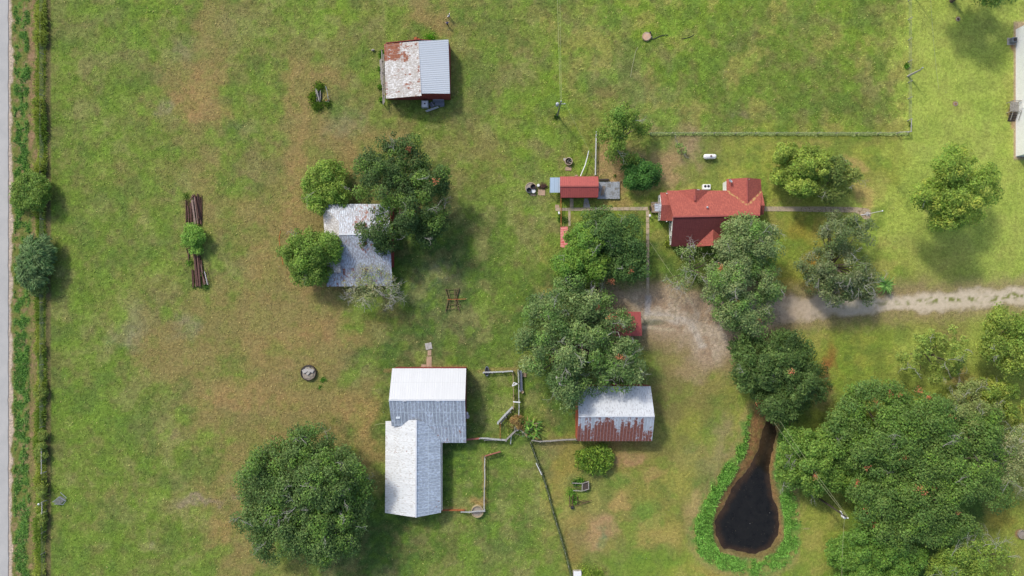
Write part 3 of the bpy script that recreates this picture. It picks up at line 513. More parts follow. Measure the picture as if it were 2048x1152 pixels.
# grass under the horizontal field fence
n = 9000; X = rg.uniform(1297, 1816, n); Y = 268 + rg.normal(0, 1.2, n)
blades('fence_line_grass', X, Y, rg.uniform(.12, .35, n), .12, 1.0, lin((150, 164, 104)) / KL * rg.uniform(.7, 1.3, n)[:, None], 'pale tall grass growing along the straight field fence', 'tall grass')
def tuftset(x, y, r, n, h, col): 
    n = int(n * .6); a = rg.random(n) * 6.283; q = np.abs(rg.normal(0, .5, n)) * r * 1.2 * (.6 + .8 * vnoise(np.cos(a) * 2 + x, np.sin(a) * 2 + y, 3))
    return x + q * np.cos(a), y + q * np.sin(a), h * rg.uniform(.5, 1.1, n) * (1.1 - q / r * .6), lin(col) / KL * (rg.uniform(.5, 1.4, n))[:, None]
S = [(640,175,13,900,.7,(104,132,44)),(628,195,11,900,.8,(112,134,44)),(636,212,14,1200,.7,(96,120,44)),(655,208,10,800,.6,(92,116,44)),(765,110,7,500,.8,(96,140,44)),(762,140,6,500,.7,(100,140,44)),(760,175,5,400,.6,(104,138,48)),(763,200,5,300,.6,(104,138,48)),
     (1113,233,6,300,.6,(70,100,40)),(1812,132,6,300,.6,(88,130,44)),(380,525,9,400,.5,(110,140,60)),(405,548,9,400,.5,(112,140,70)),(412,572,9,400,.5,(84,116,50)),(388,572,7,300,.4,(110,134,60)),(372,392,8,300,.5,(120,138,66)),(860,78,14,700,.5,(96,146,40)),
     (1143,985,9,600,.6,(96,132,50)),(1150,1000,10,700,.6,(92,128,50)),(1160,962,9,500,.6,(80,122,44)),(1150,965,8,400,.5,(74,112,50)),(647,760,10,400,.25,(84,128,46)),(640,775,8,200,.2,(84,128,46)),(1028,845,16,1200,1.2,(112,112,56)),(1120,438,6,300,.5,(80,110,44)),(1130,440,9,400,.5,(96,120,60)),
     (1335,488,6,300,.8,(120,134,50)),(1340,478,5,200,.8,(116,134,50)),(1170,1145,14,900,.8,(128,148,60)),(1195,1148,16,900,.8,(116,138,56)),(1230,352,3,100,.3,(96,120,50)),(1820,250,4,200,.4,(110,130,60))]
parts = [tuftset(*s) for s in S]
blades('weed_clumps', *[np.concatenate([p[i] for p in parts]) for i in (0, 1, 2)], .13, .8, np.concatenate([p[3] for p in parts]), 'green weeds grown up round junk heaps, posts and walls', 'weeds')
# ------------------------------------------------------------------ buildings
def px_of(v): s = .1 * (H - v[2]) / H; return 1024 + v[0] / s, 576 - v[1] / s
def panel(name, parent, a, b, c, d, mat, mask=None, th=.07, step=.35, label=None):
    """roof sheet; a-b the upper edge, d-c the lower edge, all (X, Y, height)"""
    a, b, c, d = [P(*q) for q in (a, b, c, d)]
    W = max((b - a).length, (c - d).length); L = max((d - a).length, (c - b).length)
    nu = max(2, int(W / step)); nv = max(2, int(L / step))
    top = []; uv = []; mk = []
    for j in range(nv + 1):
        for i in range(nu + 1):
            s, t = i / nu, j / nv
            top.append(a * (1 - s) * (1 - t) + b * s * (1 - t) + c * s * t + d * (1 - s) * t)
            u = ((b - a).normalized().dot(top[-1] - a)) if (b - a).length > .2 else (c - d).normalized().dot(top[-1] - a)
            uv.append((u, L * t))
    if mask:
        for p in top: mk.append(mask(*px_of(p)))
    else: mk = [0] * len(top)
    nrm = (b - a).cross(d - a) if (b - a).length > .2 else (c - d).cross(d - a)
    flip = nrm.z < 0
    F = []; w = nu + 1; N = len(top)
    for j in range(nv):
        for i in range(nu):
            q = (j * w + i, j * w + i + 1, (j + 1) * w + i + 1, (j + 1) * w + i)
            F.append(q if not flip else q[::-1]); F.append(tuple(k + N for k in (q[::-1] if not flip else q)))
    rim = [i for i in range(w)] + [j * w + nu for j in range(1, nv + 1)] + [nv * w + i for i in range(nu - 1, -1, -1)] + [j * w for j in range(nv - 1, 0, -1)]
    for k in range(len(rim)):
        p, q = rim[k], rim[(k + 1) % len(rim)]; f = (q, p, p + N, q + N); F.append(f if not flip else f[::-1])
    V = top + [p - Vector((0, 0, th)) for p in top]
    o = mesh_obj(name, V, F, mat, parent, uv=uv * 2, mask=mk * 2)
    if label: o['label'] = label
    return o
def wall(parent, A, B, za, zb, mat, apex=None, th=.12, z0=-.05, name='wall', label=None):
    A = Vector((A[0], A[1], 0)); B = Vector((B[0], B[1], 0)); d = (B - A).normalized(); nn = Vector((-d.y, d.x, 0)) * th
    pts = [A + Vector((0, 0, z0)), B + Vector((0, 0, z0)), B + Vector((0, 0, zb))]
    if apex: q = A.lerp(B, apex[0]); q.z = apex[1]; pts.append(q)
    pts.append(A + Vector((0, 0, za)))
    n = len(pts); V = pts + [p + nn for p in pts]
    F = [tuple(range(n)), tuple(range(2 * n - 1, n - 1, -1))] + [((k + 1) % n, k, k + n, (k + 1) % n + n) for k in range(n)]
    o = mesh_obj(name, V, F, mat, parent)
    if label: o['label'] = label
    return o
def rect_walls(parent, x0, y0, x1, y1, zs, mat, apexes=(None,) * 4, mats=None):
    """counter-clockwise from SW so that the inner face is to the left; zs = heights at SW, SE, NE, NW"""
    c = [(x0, y0), (x1, y0), (x1, y1), (x0, y1)]
    for k in range(4):
        a, b = c[k], c[(k + 1) % 4]; i = .1 if k % 2 else 0
        if k % 2: a = (a[0], a[1] + (.125 if k == 1 else -.125)); b = (b[0], b[1] - (.125 if k == 1 else -.125))
        wall(parent, a, b, zs[k], zs[(k + 1) % 4], (mats or [mat] * 4)[k], apexes[k])
def window(parent, x, y, z, w, h, face, mat=None):
    """face: 'W','E','S','N' ; box frame with a dark pane"""
    f = MB(); dx, dy = {'W': (-1, 0), 'E': (1, 0), 'S': (0, -1), 'N': (0, 1)}[face]
    cx, cy = x + dx * .04, y + dy * .04
    sz = lambda a, t, hh: (t, a, hh) if dx else (a, t, hh)
    off = lambda o: (0, o) if dx else (o, 0)
    for sgn in (-1, 1):
        ox, oy = off(sgn * (w / 2 + .04)); f.box((cx + ox, cy + oy, z), sz(.08, .09, h + .16))
        f.box((cx, cy, z + sgn * (h / 2 + .04)), sz(w - .002, .085, .08))
    f.box((cx, cy, z), sz(.04, .06, h)); f.box((cx, cy, z), sz(w, .055, .035))
    fo = f.build('window', M['whitewall'] if mat is None else mat, parent)
    MB().box((x + dx * .03, y + dy * .03, z), sz(w, .03, h)).build('pane', M['glass'], fo)
    return fo
def door(parent, x, y, w, h, face, mat):
    dx, dy = {'W': (-1, 0), 'E': (1, 0), 'S': (0, -1), 'N': (0, 1)}[face]
    sz = lambda a, t, hh: (t, a, hh) if dx else (a, t, hh)
    o = MB().box((x + dx * .05, y + dy * .05, h / 2 + .05), sz(w, .06, h)).build('door', mat, parent)
    hx, hy = (0, w * .38) if dx else (w * .38, 0)
    MB().box((x + dx * .11, y + dy * .11 , 1.05), (.07, .07, .12)).build('handle', M['trim'], o) if False else MB().box((x + hx + dx * .1, y + hy + dy * .1, 1.05), (.06, .06, .14)).build('handle', M['trim'], o)
    return o
RM = {}
M['siding'] = plain('white_siding', (.8, .81, .82), .05, 1.2, .6)
RM['rustwhite'] = roofmat('painted_sheet_rusting', (.68, .68, .67), seam=.9, seamw=.05, seamdark=.8, streak=.06, dirt=(.22, .17, .12), dirtamt=.34, metal=0, rows=3.4, pan=.02, rough=.7)
RM['newsheet'] = roofmat('new_ribbed_sheet', (.60, .64, .68), seam=.366, seamw=.11, seamdark=.5, streak=.02, dirtamt=.8, metal=.05, pan=.01, rough=.55)
RM['greywhite'] = roofmat('weathered_galvanised', (.50, .56, .64), seam=.48, seamw=.1, seamdark=.55, streak=.10, dirt=(.13, .09, .07), dirtamt=.37, metal=.1, pan=.05)
RM['white'] = roofmat('bright_white_sheet', (.56, .575, .59), seam=.5, seamw=.05, seamdark=.86, streak=.035, dirtamt=.60, metal=0, pan=.02, rows=3.5, rough=.5)
RM['bluegrey'] = roofmat('grey_galvanised', (.52, .58, .67), seam=.68, seamw=.1, streak=.20, dirt=(.2, .21, .23), dirtamt=.33, metal=.15, pan=.16, rows=2.7, lightseam=True)
RM['wingwest'] = roofmat('speckled_white_sheet', (.68, .70, .70), seam=.62, seamw=.04, seamdark=.85, streak=.08, dirt=(.34, .31, .26), dirtamt=.46, metal=0, rows=3.6, pan=.05)
RM['wingeast'] = roofmat('streaked_pale_sheet', (.54, .61, .70), seam=.66, seamw=.06, streak=.14, dirt=(.24, .27, .32), dirtamt=.37, metal=.1, rows=2.5, pan=.10, lightseam=True)
RM['rustbands'] = roofmat('rust_banded_sheet', (.50, .53, .57), rust=((.15, .04, .025), (.29, .10, .065)), seam=.63, seamw=.07, streak=.12, dirt=(.3, .27, .26), dirtamt=.5, metal=.05, pan=.14, rows=0, lightseam=True, panr=.26, rustsc=2.4)
RM['shingle'] = roofmat('red_shingles', C(172, 92, 78), rust=((.34, .2, .07), (.5, .33, .13)), seam=1.0, seamw=.02, seamdark=.9, dirt=tuple(x * .55 for x in C(166, 84, 76)), dirtamt=.36, metal=0, rows=.28, pan=.05, streak=.07, rough=.9)
RM['shingle_streaked_shade'] = roofmat('streaked_shaded_shingles', C(140, 70, 66), seam=1.0, seamw=.02, seamdark=.9, streak=.3, dirt=tuple(x * .35 for x in C(140, 66, 66)), dirtamt=.22, metal=0, rows=.28, pan=.12, rough=.95)  # south slope copy: dark streaks, plus the slope's shade painted into the base colour
RM['redsheet'] = roofmat('red_sheet', C(168, 80, 74), seam=.42, seamw=.08, seamdark=.8, streak=.04, dirt=(.2, .04, .04), dirtamt=.5, metal=0, pan=.03, rough=.6)
RM['bluesheet'] = roofmat('pale_blue_sheet', C(168, 188, 204), seam=.8, seamw=.14, seamdark=.8, streak=.04, dirtamt=.7, metal=.0, pan=.03)
def ridge_cap(parent, a, b, mat, w=.35):
    a = P(*a); b = P(*b); MB().beam(a + Vector((0, 0, .03)), b + Vector((0, 0, .03)), w, .06).build('ridge_cap', mat, parent)
capm = plain('ridge_metal', (.62, .64, .66), .08, 2, .5, .1); redcap = plain('red_ridge', C(160, 82, 74), .1, 2, .7)
def e2(x, y, cx, cy, rx, ry, s=1.): return s * float(sm(1.2, .5, math.hypot((x - cx) / rx, (y - cy) / ry)))

# north barn, half rusty half new
def m_north(x, y):
    return max(float(sm(806, 796, x) * sm(128, 118, y)) * .62, e2(x, y, 806, 112, 14, 24, .42), e2(x, y, 820, 92, 22, 14, .33), .27 * float(sm(832, 838, x)), e2(x, y, 772, 176, 6, 22, .42), e2(x, y, 820, 172, 20, 12, .30), .14)
b = thing('barn', P(834, 138), 'square red barn at the top, one roof slope rusty white, the other new ribbed grey', 'barn')
panel('roof', b, (837.4, 82, 5.2), (842.9, 191.4, 5.2), (771.7, 197.3, 3.3), (768, 88, 3.3), RM['rustwhite'], m_north, label='white painted roof slope with rust patches')
panel('roof', b, (837.4, 82, 5.16), (840.6, 187, 5.16), (899.9, 187, 3.6), (896.8, 79.2, 3.6), RM['newsheet'], label='new ribbed pale grey roof slope')
x0, x1 = P(771.5, 0, 3.3).x, P(898, 0, 3.6).x; yn, ys1 = P(0, 84, 3.4).y, P(0, 190, 3.6).y + .05
rect_walls(b, x0, ys1, x1, yn, (3.15, 3.45, 3.45, 3.15), M['redwall'], ((.56, 5.0), None, (.44, 5.0), None))
door(b, -15.6, ys1, 2.6, 2.7, 'S', M['redwall'])
# leaning grey boards along its west side
b = thing('board_fence', P(764, 150), 'weathered grey board fence leaning along the west side of the red barn', 'fence')
bb = MB()
for (u0, v0, u1, v1, z, w) in [(763.5, 99, 766.5, 205, 1.2, .22), (767, 108, 769, 205, 1.6, .16), (762, 118, 764, 170, .9, .3), (765, 165, 766.5, 208, 1.5, .2), (760, 120, 762, 160, .4, .2)]:
    bb.beam(P(u0, v0, z), P(u1, v1, z), w, .05)
bb.build('rail', M['greywood'], b)
for y in (100, 122, 145, 168, 190, 208):
    MB().beam(P(764 + (y - 100) * .03, y), P(763 + (y - 100) * .035, y, 1.8), .16).build('post', M['greywood'], b)

# west shed beneath the trees
def m_w(x, y): return max(e2(x, y, 725, 448, 26, 26, .33), e2(x, y, 735, 418, 30, 14, .3), e2(x, y, 730, 492, 20, 16, .34), e2(x, y, 696, 484, 12, 6, .33), float(sm(520, 545, y)) * .22, .12)
b = thing('metal_roof_shed', P(715, 490), 'rusty pale metal roofed shed half covered by three trees on the left', 'shed')
panel('roof', b, (678, 469, 5), (779, 468, 5), (779, 408, 3.1), (678, 408, 3.1), RM['greywhite'], m_w)
panel('roof', b, (678, 443.5, 4.18), (678, 443.6, 4.18), (678, 408, 3.1), (645.5, 409, 2.9), RM['greywhite'], m_w)
panel('roof', b, (678, 443.4, 4.14), (681, 545, 4.14), (654, 545, 2.9), (645, 409, 2.9), RM['rustwhite'], lambda x, y: .1)
panel('roof', b, (677.6, 468, 5.02), (780, 467, 5.02), (783, 536, 3.3), (681, 537, 3.3), RM['greywhite'], m_w)
panel('lean_to_roof', b, (655, 535.5, 3.34), (783, 534.5, 3.34), (785, 572, 2.5), (653.5, 573.2, 2.5), RM['greywhite'], lambda x, y: max(.22, e2(x, y, 690, 545, 26, 14, .3)))
ridge_cap(b, (678, 468.5, 5.02), (780, 467.5, 5.02), capm)
xw, xe, yn, ysq = P(650, 0, 2.9).x, P(781.5, 0, 3.8).x, P(0, 409, 3).y - .1, P(0, 534, 3.3).y
wall(b, (xw, P(0, 570, 2.5).y + .1), (xe, P(0, 570, 2.5).y + .1), 2.4, 2.4, M['redwall']); wall(b, (xe, yn), (xw, yn), 2.95, 2.8, M['redwall'])
wall(b, (xe, ysq), (xe, yn - .13), 3.2, 2.95, M['redwall'], (.52, 4.9)); wall(b, (xw, yn - .13), (xw, P(0, 570, 2.5).y + .24), 2.75, 2.4, M['redwall'])

# small red shed with pale blue lean-to
b = thing('small_red_shed', P(1158, 375), 'small red roofed shed with a pale blue metal end beside a grey deck', 'shed')
dk = RM['redsheet']
panel('roof', b, (1120, 372.2, 3.5), (1197.5, 372.2, 3.5), (1196.3, 352.8, 2.5), (1120, 353, 2.5), dk)
panel('roof', b, (1120, 372.2, 3.49), (1197.5, 372.2, 3.49), (1196.3, 394.8, 2.5), (1121.5, 395.2, 2.5), dk)
panel('lean_to_roof', b, (1100, 355, 2.5), (1120.2, 355, 2.5), (1119.8, 385, 2.2), (1099.5, 385.3, 2.2), RM['bluesheet'], label='pale blue metal roof')
ridge_cap(b, (1120, 372.3, 3.5), (1197.5, 372.3, 3.5), redcap, .25)
x0, x1, y0, y1 = P(1122, 0, 2.5).x, P(1194, 0, 2.5).x, P(0, 393, 2.5).y, P(0, 354.5, 2.5).y
rect_walls(b, x0, y0, x1, y1, (2.4,) * 4, M['redwall'], (None, (.5, 3.4), None, (.5, 3.4)))
for xx, yy in ((1101, 384), (1101, 356.5)): MB().box((P(xx, yy, 2.2).x, P(xx, yy, 2.2).y, 1.05), (.1, .1, 2.1)).build('post', M['greywood'], b)

# the white house with red roof
S_ = RM['shingle']; ZR = 7.0
def litter(x, y):
    a = np.array(x); b_ = np.array(y); d_ = min(float(seg_dist(a, b_, [(1455, 382), (1496, 411)])), float(seg_dist(a, b_, [(1498, 410), (1522, 383)])), 3 + float(seg_dist(a, b_, [(1346, 431), (1519, 428)])))
    return .42 * float(sm(4.5, 0, d_)) + .03
b = thing('farmhouse', P(1425, 440), 'long white farmhouse with red shingle roof, cross gables and satellite dish', 'house')
panel('roof', b, (1346.4, 433.5, ZR), (1520, 430, ZR), (1523, 381, 3.3), (1333.4, 381, 3.3), S_, litter, step=.2)
panel('roof', b, (1346.4, 433.5, ZR - .01), (1520, 430, ZR - .01), (1511, 492, 3.2), (1342, 492.8, 3.2), RM['shingle_streaked_shade'])
panel('roof', b, (1494, 355.6, 5.25), (1495, 411, 5.25), (1453.2, 381.5, 3.34), (1453, 358, 3.34), S_, litter, step=.2)
panel('roof', b, (1494, 355.6, 5.24), (1495, 411, 5.24), (1523, 381.5, 3.34), (1521.8, 358, 3.34), S_, litter, step=.2)
panel('roof', b, (1389.8, 377.8, 5.15), (1391.6, 407.5, 5.15), (1356.8, 381.4, 3.34), (1356.6, 380.8, 3.34), S_)
panel('roof', b, (1389.8, 377.8, 5.14), (1391.6, 407.5, 5.14), (1417.8, 381.4, 3.34), (1418, 380.8, 3.34), S_)
panel('roof', b, (1426.3, 457, 5.35), (1426, 491, 5.35), (1390.7, 493.3, 3.26), (1391, 492.3, 3.26), S_)
panel('roof', b, (1426.3, 457, 5.34), (1426, 491, 5.34), (1462, 493.3, 3.26), (1461.5, 492.3, 3.26), S_)
panel('porch_roof', b, (1513, 411, 5.0), (1529.6, 411, 5.0), (1524, 382, 3.4), (1513, 382, 3.4), S_)
panel('porch_roof', b, (1513, 411, 4.99), (1529.6, 411, 4.99), (1527, 429.5, 3.7), (1513, 429.5, 3.7), S_)
panel('porch_roof', b, (1323, 410.5, 4.2), (1345, 410.5, 4.2), (1345, 385, 3), (1320.4, 385, 3), S_)
panel('porch_roof', b, (1323, 410.5, 4.19), (1347, 410.5, 4.19), (1346, 442, 3), (1320.4, 441, 3), S_)
ridge_cap(b, (1346.4, 433.4, ZR), (1520, 430, ZR), redcap, .3); ridge_cap(b, (1494, 355.8, 5.26), (1494.8, 409, 5.26), redcap, .2)
Ww = M['whitewall']; wx0, wx1 = 31.4, 46.9; sy, nyy = P(0, 491, 3.2).y + .25, P(0, 381, 3.3).y - .3; ry = P(0, 432, ZR).y
rect_walls(b, wx0, sy, wx1, nyy, (3.0,) * 4, Ww, (None, ((ry - sy) / (nyy - sy), 6.6), None, (1 - (ry - sy) / (nyy - sy), 6.6)))
wy = P(0, 357.5, 3.3).y - .3; gx0, gx1 = P(1453, 0, 3.3).x + .3, P(1522, 0, 3.3).x - .3
wall(b, (gx1, wy), (gx0, wy), 3.1, 3.1, Ww, (.43, 5.0)); wall(b, (gx0, wy - .13), (gx0, nyy + .01), 3.1, 3.1, Ww); wall(b, (gx1, nyy + .01), (gx1, wy - .13), 3.1, 3.1, Ww)
ax0 = 29.2; ay0, ay1 = P(0, 439.5, 3).y + .1, P(0, 386.5, 3).y - .1
wall(b, (ax0, ay1), (ax0, ay0), 2.9, 2.9, Ww, (.45, 4.0)); wall(b, (ax0 + .13, ay0), (wx0 - .01, ay0), 2.9, 2.9, Ww); wall(b, (wx0 - .01, ay1), (ax0 + .13, ay1), 2.9, 2.9, Ww)
gy = P(0, 490.2, 4).y; wall(b, (P(1393, 0, 3.2).x, gy), (P(1459, 0, 3.2).x, gy), 3.2, 3.2, Ww, (.52, 5.1), z0=3.05)
wall(b, (P(1359, 0, 3.3).x, nyy + .2), (P(1416, 0, 3.3).x, nyy + .2), 3.2, 3.2, Ww, (.55, 4.9), z0=3.05)
for yy in (9.9, 11.6, 13.2): window(b, wx0, yy, 1.7, .75, 1.3, 'W')
for yy in (13.9, 17.4): window(b, ax0, yy, 1.6, .8, 1.2, 'W')
door(b, ax0, 15.6, .95, 2.05, 'W', M['white'])
for xx in (34.5, 37.4, 43.5): window(b, xx, sy, 1.6, .9, 1.3, 'S')
for xx in (33.5, 39.5): window(b, xx, nyy, 1.6, .9, 1.3, 'N')
q = P(1414.3, 415, 6.0); MB().lathe((q.x, q.y, 5.5), [(.11, 0), (.11, .75), (.2, .76), (.2, .85), (.03, .98)], 12).build('roof_vent', M['greymetal'], b)
q = P(1389.2, 396, 5.2); MB().box((q.x, q.y, 5.25), (.35, 1.0, .25)).build('ridge_vent', redcap, b)
q = P(1332.8, 443, 3.1); MB().lathe((q.x, q.y, 2.9), [(.07, 0), (.07, .5), (.1, .52)], 8).build('roof_vent', M['white'], b)
q = P(1333.3, 387, 3.3); MB().lathe((q.x, q.y, 3.0), [(.07, 0), (.07, .5), (.1, .52)], 8).build('roof_vent', M['white'], b)
# satellite dish: bowl tipped to the south-west on an arm
q = P(1459.5, 363, 4.3); d = thing('satellite_dish', (q.x, q.y, 3.75), 'grey satellite dish on the upper left corner of the farmhouse roof', 'satellite dish')
bm_ = MB(); ax = Vector((.45, .55, .7)).normalized(); r1 = ax.orthogonal().normalized(); r2 = ax.cross(r1); cc = Vector((q.x, q.y, 4.6)); rings = []
for k in range(5):
    rr = .42 * k / 4 + .01; rings.append([cc + (r1 * math.cos(t * .3927) + r2 * math.sin(t * .3927)) * rr + ax * (rr * rr * .7) for t in range(16)])
V = sum(rings, []); F = [(i * 16 + k, i * 16 + (k + 1) % 16, i * 16 + 16 + (k + 1) % 16, i * 16 + 16 + k) for i in range(4) for k in range(16)]
V2 = [p - ax * .03 for p in V]; bm_.add(V + V2, F + [tuple(i + 80 for i in f[::-1]) for f in F] + [(64 + k, 64 + (k + 1) % 16, 144 + (k + 1) % 16, 144 + k)[::-1] for k in range(16)])
bm_.build('dish', M['greymetal'], d, smooth=True); MB().tube([(q.x, q.y, 3.7), (q.x, q.y, 4.3), cc - ax * .02], .035, 8).build('mast', M['slatemetal'], d)
MB().tube([cc - r1 * .38, cc + ax * .5], .02, 6).build('feed_arm', M['slatemetal'], d)
# air conditioner
q = P(1411, 377.5); a_ = thing('air_conditioner', q, 'white air conditioner unit against the upper wall of the farmhouse', 'air conditioner')
MB().box((q.x, q.y + .25, .5), (1.5, 1.0, .95), bev=.05).build('housing', M['white'], a_)
for s in (-.32, .32): MB().lathe((q.x + s, q.y + .35, .975), [(.26, 0), (.26, .03), (.06, .04)], 20).build('fan_grille', M['black'], a_)
# west deck and awning
dx0, dx1, dy0, dy1 = P(1302, 0, .5).x, 29.18, P(0, 425.3, .5).y, P(0, 405, .5).y
a_ = thing('entrance_deck', ((dx0 + dx1) / 2, (dy0 + dy1) / 2, 0), 'tan wooden entrance deck at the left end of the farmhouse', 'deck')
bb = MB()
for k in range(14):
    w = (dx1 - dx0) / 14; bb.box((dx0 + w * (k + .5), (dy0 + dy1) / 2, .5), (w - .02, dy1 - dy0, .05))
bb.build('deck_boards', M['tanwood'], a_)
MB().box(((dx0 + dx1) / 2 + .03, (dy0 + dy1) / 2, .23), (dx1 - dx0 - .15, dy1 - dy0 - .1, .46)).build('frame', M['greywood'], a_)
for yy in (dy0 + .06, dy1 - .06): MB().beam((dx0, yy, 1.4), (dx1, yy, 1.4), .07).build('handrail', M['greywood'], a_)
for xx in (dx0 + .05, dx0 + 1.05):
    for yy in (dy0 + .06, dy1 - .06): MB().box((xx, yy, .95), (.09, .09, .87)).build('post', M['greywood'], a_)
a_ = thing('metal_awning', P(1316, 415, 2.6), 'square pale metal awning over the farmhouse entrance deck', 'awning')
panel('awning_sheet', a_, (1322.5, 407, 2.85), (1322.5, 422.6, 2.85), (1309.3, 422.6, 2.65), (1309.3, 407.3, 2.65), RM['greywhite'], th=.05)
for yy in (408, 421.8): q = P(1310.3, yy, 2.6); MB().box((q.x, q.y, 1.57), (.08, .08, 2.06)).build('post', M['white'], a_)
b = thing('garden_gate', P(1298.8, 416.5), 'small dark gate where the two concrete walks meet', 'gate')
for k in range(6): MB().box((P(1298.8, 0).x, P(0, 413).y - k * .15, .55), (.05, .1, 1.1)).build('picket', M['darkwood'], b)
for z in (.3, .9): MB().box((P(1299.4, 0).x, P(0, 416.5).y, z), (.05, .95, .09)).build('rail', M['darkwood'], b)

# central barn
def m_cb(x, y): return 0.0
b = thing('hay_barn', P(856, 810), 'large barn with a bright white roof slope and a streaked grey slope', 'barn')
panel('roof', b, (777.7, 800.2, 6.5), (930.2, 800.2, 6.5), (932.3, 736.7, 3.6), (784.4, 736.7, 3.6), RM['white'], label='bright white roof slope')
panel('roof', b, (777.7, 800.2, 6.49), (930.2, 800.2, 6.49), (931.5, 852.3, 4.2), (783.3, 852.3, 4.2), RM['bluegrey'], label='streaked blue grey roof slope')
panel('lean_to_roof', b, (812, 851.8, 4.16), (931.3, 851.8, 4.16), (932.3, 885.6, 2.8), (815, 885.6, 2.8), RM['bluegrey'], lambda x, y: .14)
ridge_cap(b, (777.7, 800.2, 6.5), (930.2, 800.2, 6.5), capm, .3)
x0, x1 = -23.15, -9.1; y1 = P(0, 738, 3.6).y; y0 = P(0, 851, 4.2).y; yr = P(0, 800.2, 6.5).y
rect_walls(b, x0, y0, x1, y1, (4.0, 4.0, 3.4, 3.4), M['redwall'], (None, ((yr - y0) / (y1 - y0), 6.2), None, (1 - (yr - y0) / (y1 - y0), 6.2)))
yl = P(0, 884.5, 2.8).y; wall(b, (-18.5, yl), (x1, yl), 2.6, 2.6, M['greywood']); wall(b, (x1, yl + .13), (x1, y0 - .01), 2.6, 3.9, M['greywood'])
for xx in (809, 876): q = P(xx, 801, 6.45); MB().box((q.x, q.y, 6.52), (.7, .3, .14)).build('ridge_patch', capm, b)
q = P(796.5, 842.5, 4.7); MB().box((q.x, q.y + .9, 4.9), (.8, .7, .3)).build('roof_hatch', RM['bluegrey'], b)
# west wing of the barn
b = thing('livestock_barn', P(828, 940), 'long barn with a vertical ridge joined below the white roofed barn', 'barn')
def m_ww(x, y): return max(e2(x, y, 775, 893, 8, 6, .28), e2(x, y, 774, 950, 5, 24, .2), e2(x, y, 776, 1018, 8, 6, .26), .1)
panel('roof', b, (832.8, 840, 5.3), (831.8, 1035, 5.3), (770, 1025.6, 3), (771, 842.4, 3), RM['wingwest'], m_ww, label='speckled white roof slope')
panel('roof', b, (832.8, 840, 5.29), (831.8, 1035, 5.29), (881.7, 1025.2, 3), (881, 850, 3), RM['wingeast'], lambda x, y: max(.02, .24 * e2(x, y, 872, 1012, 20, 16)), label='pale blue streaked roof slope')
ridge_cap(b, (832.8, 840, 5.3), (831.8, 1035, 5.3), capm, .28)
x0, x1, y0, y1 = P(771.5, 0, 3).x, P(879.5, 0, 3).x, P(0, 1027, 3.6).y + .35, P(0, 851, 3).y
rect_walls(b, x0, y0, x1, y1, (2.85,) * 4, M['greywood'], ((.56, 5.1), None, None, None))
for k in range(9): MB().box((x1 + .16, y0 + .9 + k * 2.0, 1.35), (.14, .14, 2.7)).build('post', M['greywood'], b)
MB().box((x1 + .4, (y0 + y1) / 2, 2.8), (.14, y1 - y0, .12)).build('gutter', M['greymetal'], b)

# south-east barn
def m_se(x, y):
    edge = 858 - 10 * math.exp(-((x - 1213) / 20) ** 2) * 1.6 - 12 * math.exp(-((x - 1272) / 16) ** 2) + 5 * math.sin(x * .21)
    return .10 + .48 * float(sm(edge - 12, edge + 14, y)) * float(sm(1308, 1298, x))
b = thing('rusty_barn', P(1230, 828), 'barn with a pale upper roof slope and a lower slope banded with red rust', 'barn')
panel('roof', b, (1157, 833, 6.4), (1309.2, 832.9, 6.4), (1301.3, 772.5, 3.5), (1154.5, 772.5, 3.5), RM['greywhite2'] if 'greywhite2' in RM else roofmat('pale_sheet', (.60, .63, .66), seam=.5, seamw=.05, seamdark=.85, streak=.07, dirt=(.2, .2, .22), dirtamt=.46, metal=.05, pan=.03, rows=3.5), lambda x, y: .03)
panel('roof', b, (1157, 833, 6.39), (1309.2, 832.9, 6.39), (1304, 882.3, 3.5), (1154.7, 882.3, 3.5), RM['rustbands'], m_se, label='rust banded roof slope')
ridge_cap(b, (1157, 832.9, 6.4), (1309.2, 832.9, 6.4), capm, .28)
x0, x1, y0, y1 = 12.68, 27.0, P(0, 881.5, 3.5).y + .1, P(0, 773, 3.5).y - .02; yr = P(0, 833, 6.4).y; ap = (yr - y0) / (y1 - y0)
rect_walls(b, x0, y0, x1, y1, (3.35,) * 4, M['redwall'], (None, (ap, 6.2), None, (1 - ap, 6.2)), [M['redwall'], M['redwall'], M['redwall'], M['orangewall']])

# neighbour's long white house on the right edge
b = thing('neighbour_house', P(2070, 180), 'long white sided house cut by the right edge of the photo', 'house')
Wr = roofmat('neighbour_sheet', (.62, .63, .63), seam=.6, seamw=.06, seamdark=.86, streak=.06, dirtamt=.6, metal=.05, pan=.03)
panel('roof', b, (2121, 38, 4.6), (2121, 316, 4.6), (2053, 307, 3), (2053, 40, 3), Wr); panel('roof', b, (2121, 38, 4.59), (2121, 316, 4.59), (2188, 307, 3), (2188, 40, 3), Wr)
rect_walls(b, 100.75, P(0, 310, 3).y + .3, 112.5, P(0, 44, 3).y - .3, (2.9,) * 4, M['siding'], ((.5, 4.4), None, (.5, 4.4), None))
door(b, 100.75, 35.9, 1.0, 2.1, 'W', M['white'])
q = P(2022.5, 83); a_ = thing('heat_pump', (q.x, q.y, 0), 'grey heat pump with a round black fan beside the right hand house', 'air conditioner')
MB().box((q.x - .1, q.y, .06), (1.5, 1.4, .12)).build('base_slab', M['concrete_pale'], a_); MB().box((q.x, q.y, .6), (1.0, 1.0, .95), bev=.08).build('housing', M['slatemetal'], a_)
MB().lathe((q.x, q.y, 1.075), [(.36, 0), (.36, .05), (.1, .07)], 24).build('fan', M['black'], a_)
